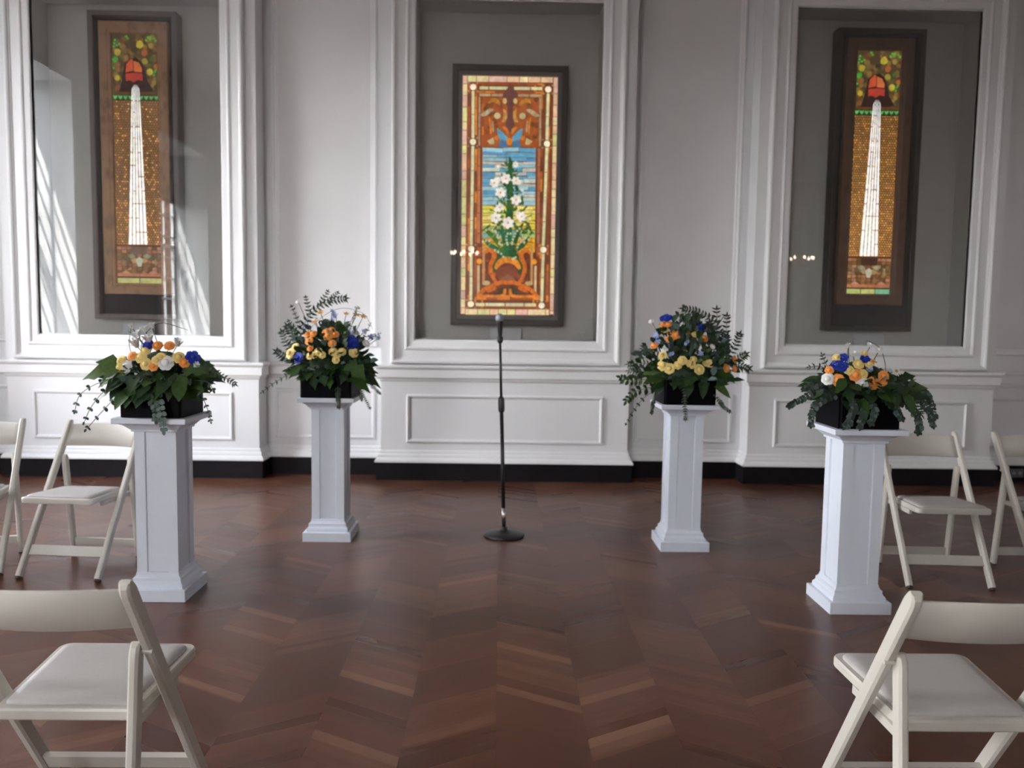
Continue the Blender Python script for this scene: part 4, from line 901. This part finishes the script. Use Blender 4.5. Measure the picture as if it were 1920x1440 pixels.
        for pts in ([(.1, -.1, .15), (.2, -.13, .07), (.24, -.14, .0), (.27, -.14, -.06)], [(.1, -.1, .15), (.24, -.11, .1), (.3, -.12, .06), (.33, -.12, .03)], [(.12, -.1, .13), (.2, -.14, .09), (.21, -.14, .03), (.22, -.14, -.01)]):
            sp('eucalyptus_spray', pts, ['euc_d', 'olive'], step=1, L_=.022, wd=.009, shape='lance', start=.3)
        sp('curved_grass', [(-.2, 0, .3), (-.1, 0, .46), (.05, 0, .555), (.2, 0, .53), (.26, 0, .44)], ['leaf_c'], step=30, L_=.02, wd=.004, shape='lance', rad=.0012)
        for pts in ([(.1, 0, .2), (.2, 0, .36), (.25, 0, .46)], [(.05, 0, .3), (.12, 0, .42), (.16, 0, .55)], [(.1, 0, .25), (.24, -.02, .36), (.31, -.02, .40)]): sp('leafy_twig', pts, ['euc_d', 'euc', 'olive'], step=2, start=.3, L_=.026, wd=.010, shape='lance')
    if key == 'FR':
        sp('leafy_branch', [(.12, 0, .2), (.22, 0, .36), (.19, 0, .48), (.08, 0, .565), (-.02, 0, .585)], ['olive', 'leaf_a'], step=1, start=.1, **O_)
        for pts in ([(.15, 0, .2), (.24, 0, .38), (.25, 0, .54)], [(.12, 0, .22), (.18, -.02, .40), (.18, -.02, .58)], [(.15, -.02, .18), (.27, -.04, .32), (.32, -.04, .43)], [(.15, -.02, .15), (.28, -.05, .26), (.36, -.05, .31)],
                    [(.1, -.02, .2), (.14, -.05, .36), (.13, -.05, .50)], [(.15, 0, .16), (.3, -.04, .24), (.38, -.05, .22)], [(.16, -.02, .2), (.22, -.06, .3), (.24, -.06, .42)], [(.1, -.04, .16), (.2, -.1, .26), (.22, -.1, .36)]):
            sp('leafy_twig', pts, ['olive', 'leaf_a', 'olive'], step=1, start=.1, **O_)
        for pts in ([(-.1, -.02, .16), (-.24, -.05, .24), (-.36, -.06, .24)], [(-.1, -.04, .15), (-.24, -.07, .19), (-.36, -.08, .20)], [(-.08, 0, .2), (-.2, -.03, .30), (-.27, -.03, .33)]):
            sp('fern_frond', pts, ['leaf_a', 'olive'], step=1, start=.1, L_=.05, wd=.012, shape='lance')
        for pts in ([(-.1, -.08, .14), (-.27, -.12, .15), (-.36, -.13, .14), (-.42, -.13, .16)], [(-.1, -.08, .12), (-.24, -.12, .10), (-.34, -.13, .07), (-.38, -.13, .02)]): sp('leafy_twig', pts, ['leaf_b', 'leaf_a'], step=2, start=.3, L_=.05, wd=.03, shape='oval')
        sp('eucalyptus_spray', [(-.1, -.1, .12), (-.25, -.13, .06), (-.33, -.13, -.03), (-.38, -.13, -.12)], ['euc_d', 'olive'], step=2, start=.45, L_=.02, wd=.013, shape='round')
        sp('eucalyptus_spray', [(-.1, -.1, .12), (-.2, -.14, .06), (-.225, -.15, .0), (-.23, -.15, -.05)], ['euc_d', 'olive'], step=1, start=.3, L_=.02, wd=.013, shape='round')
        for k in range(2): sp('eucalyptus_spray', [(-.04, -.1, .2), (-.045 + k * .01, -.18, .1), (-.04, -.195, .0), (-.035, -.195, -.08)], ['euc_d', 'euc'], step=1, L_=.026, wd=.012, shape='lance', start=.1)
        sp('eucalyptus_spray', [(.1, -.1, .1), (.16, -.19, .04), (.19, -.2, .0), (.23, -.2, -.03)], ['euc_d', 'olive'], step=1, L_=.026, wd=.012, shape='lance', start=.2)
    if key == 'NR':
        for pts in ([(-.08, -.05, .18), (-.22, -.10, .19), (-.32, -.12, .14), (-.385, -.13, .11)], [(-.08, -.08, .17), (-.2, -.13, .15), (-.27, -.14, .10), (-.28, -.14, .02)], [(-.08, -.02, .18), (-.2, -.08, .22), (-.3, -.09, .19)],
                    [(-.05, -.1, .16), (-.10, -.19, .12), (-.12, -.2, .05), (-.14, -.2, .02)], [(.0, -.1, .16), (.0, -.19, .10), (-.02, -.2, .04)], [(-.04, -.1, .16), (-.06, -.19, .09), (-.07, -.2, .02)],
                    [(.05, -.1, .16), (.09, -.18, .12), (.13, -.19, .06)], [(.1, -.05, .18), (.22, -.1, .17), (.29, -.12, .09), (.32, -.12, .02)], [(.1, -.05, .18), (.25, -.09, .19), (.30, -.11, .15), (.33, -.11, .06)], [(.1, -.06, .15), (.2, -.13, .11), (.24, -.14, .03), (.24, -.14, -.01)]):
            sp('eucalyptus_spray', pts, ['euc_d', 'euc', 'euc_d'], step=1, start=.15, L_=.030, wd=.024, shape='round')
        for pts in ([(.1, -.05, .18), (.22, -.1, .20), (.28, -.12, .14)], [(.08, -.05, .18), (.18, -.13, .15), (.24, -.15, .08)], [(.1, 0, .2), (.2, -.04, .23), (.27, -.05, .19)]):
            sp('fern_frond', pts, ['leaf_a', 'leaf_b'], step=1, start=.1, L_=.05, wd=.014, shape='lance')
        sp('curved_grass', [(.09, -.1, .22), (.08, -.1, .32), (.05, -.1, .39), (0, -.09, .42)], ['leaf_a'], step=30, L_=.02, wd=.004, shape='lance')
        sp('curved_grass', [(-.08, -.1, .2), (-.09, -.09, .32), (-.095, -.09, .395)], ['leaf_c'], step=30, L_=.02, wd=.004, shape='lance')
        for pts in ([(-.1, -.02, .22), (-.2, -.05, .29), (-.27, -.06, .29)], [(-.1, -.02, .22), (-.18, -.05, .30), (-.21, -.06, .35)]): sp('leafy_twig', pts, ['euc_d', 'olive'], step=2, start=.4, L_=.03, wd=.012, shape='lance')
for i, k in enumerate(('NL', 'FL', 'FR', 'NR')): arrangement(k, 11 + i)

# ------------------------------------------------------------------ chandeliers behind the camera (seen mirrored in the display glass)
def chandelier(x, y, z, lb):
    T = thing('chandelier', lb, 'chandelier', (x, y, z), 0, 'chandeliers')
    bm = bmesh.new(); tube(bm, [(0, 0, .1), (0, 0, ZC - z)], .012, 8); lathe(bm, [(.01, -.15), (.05, -.12), (.06, -.02), (.03, .05), (.04, .12), (.012, .2)], n=16); obj('stem', bm, 'brass', T, True)
    n_ = 9
    for k in range(n_):
        a_ = 2 * PI * k / n_ + .2; c, s_ = math.cos(a_), math.sin(a_)
        bm = bmesh.new(); tube(bm, [(0, 0, -.05), (.1 * c, .1 * s_, -.1), (.2 * c, .2 * s_, -.08), (.29 * c, .29 * s_, -.01), (.29 * c, .29 * s_, .03)], .007, 6); l = obj('arm', bm, 'brass', T, True)
        bm = bmesh.new(); lathe(bm, [(.006, .035), (.018, .05), (.02, .07), (.010, .095), (.002, .105)], .29 * c, .29 * s_, 10); obj('bulb', bm, 'bulb', l, True)
chandelier(-.79, -3.7, 2.82, 'brass chandelier with nine candle bulbs, mirrored small in the central display glass')
chandelier(6.6, -3.7, 2.82, 'brass chandelier with nine candle bulbs, mirrored small in the right display glass')
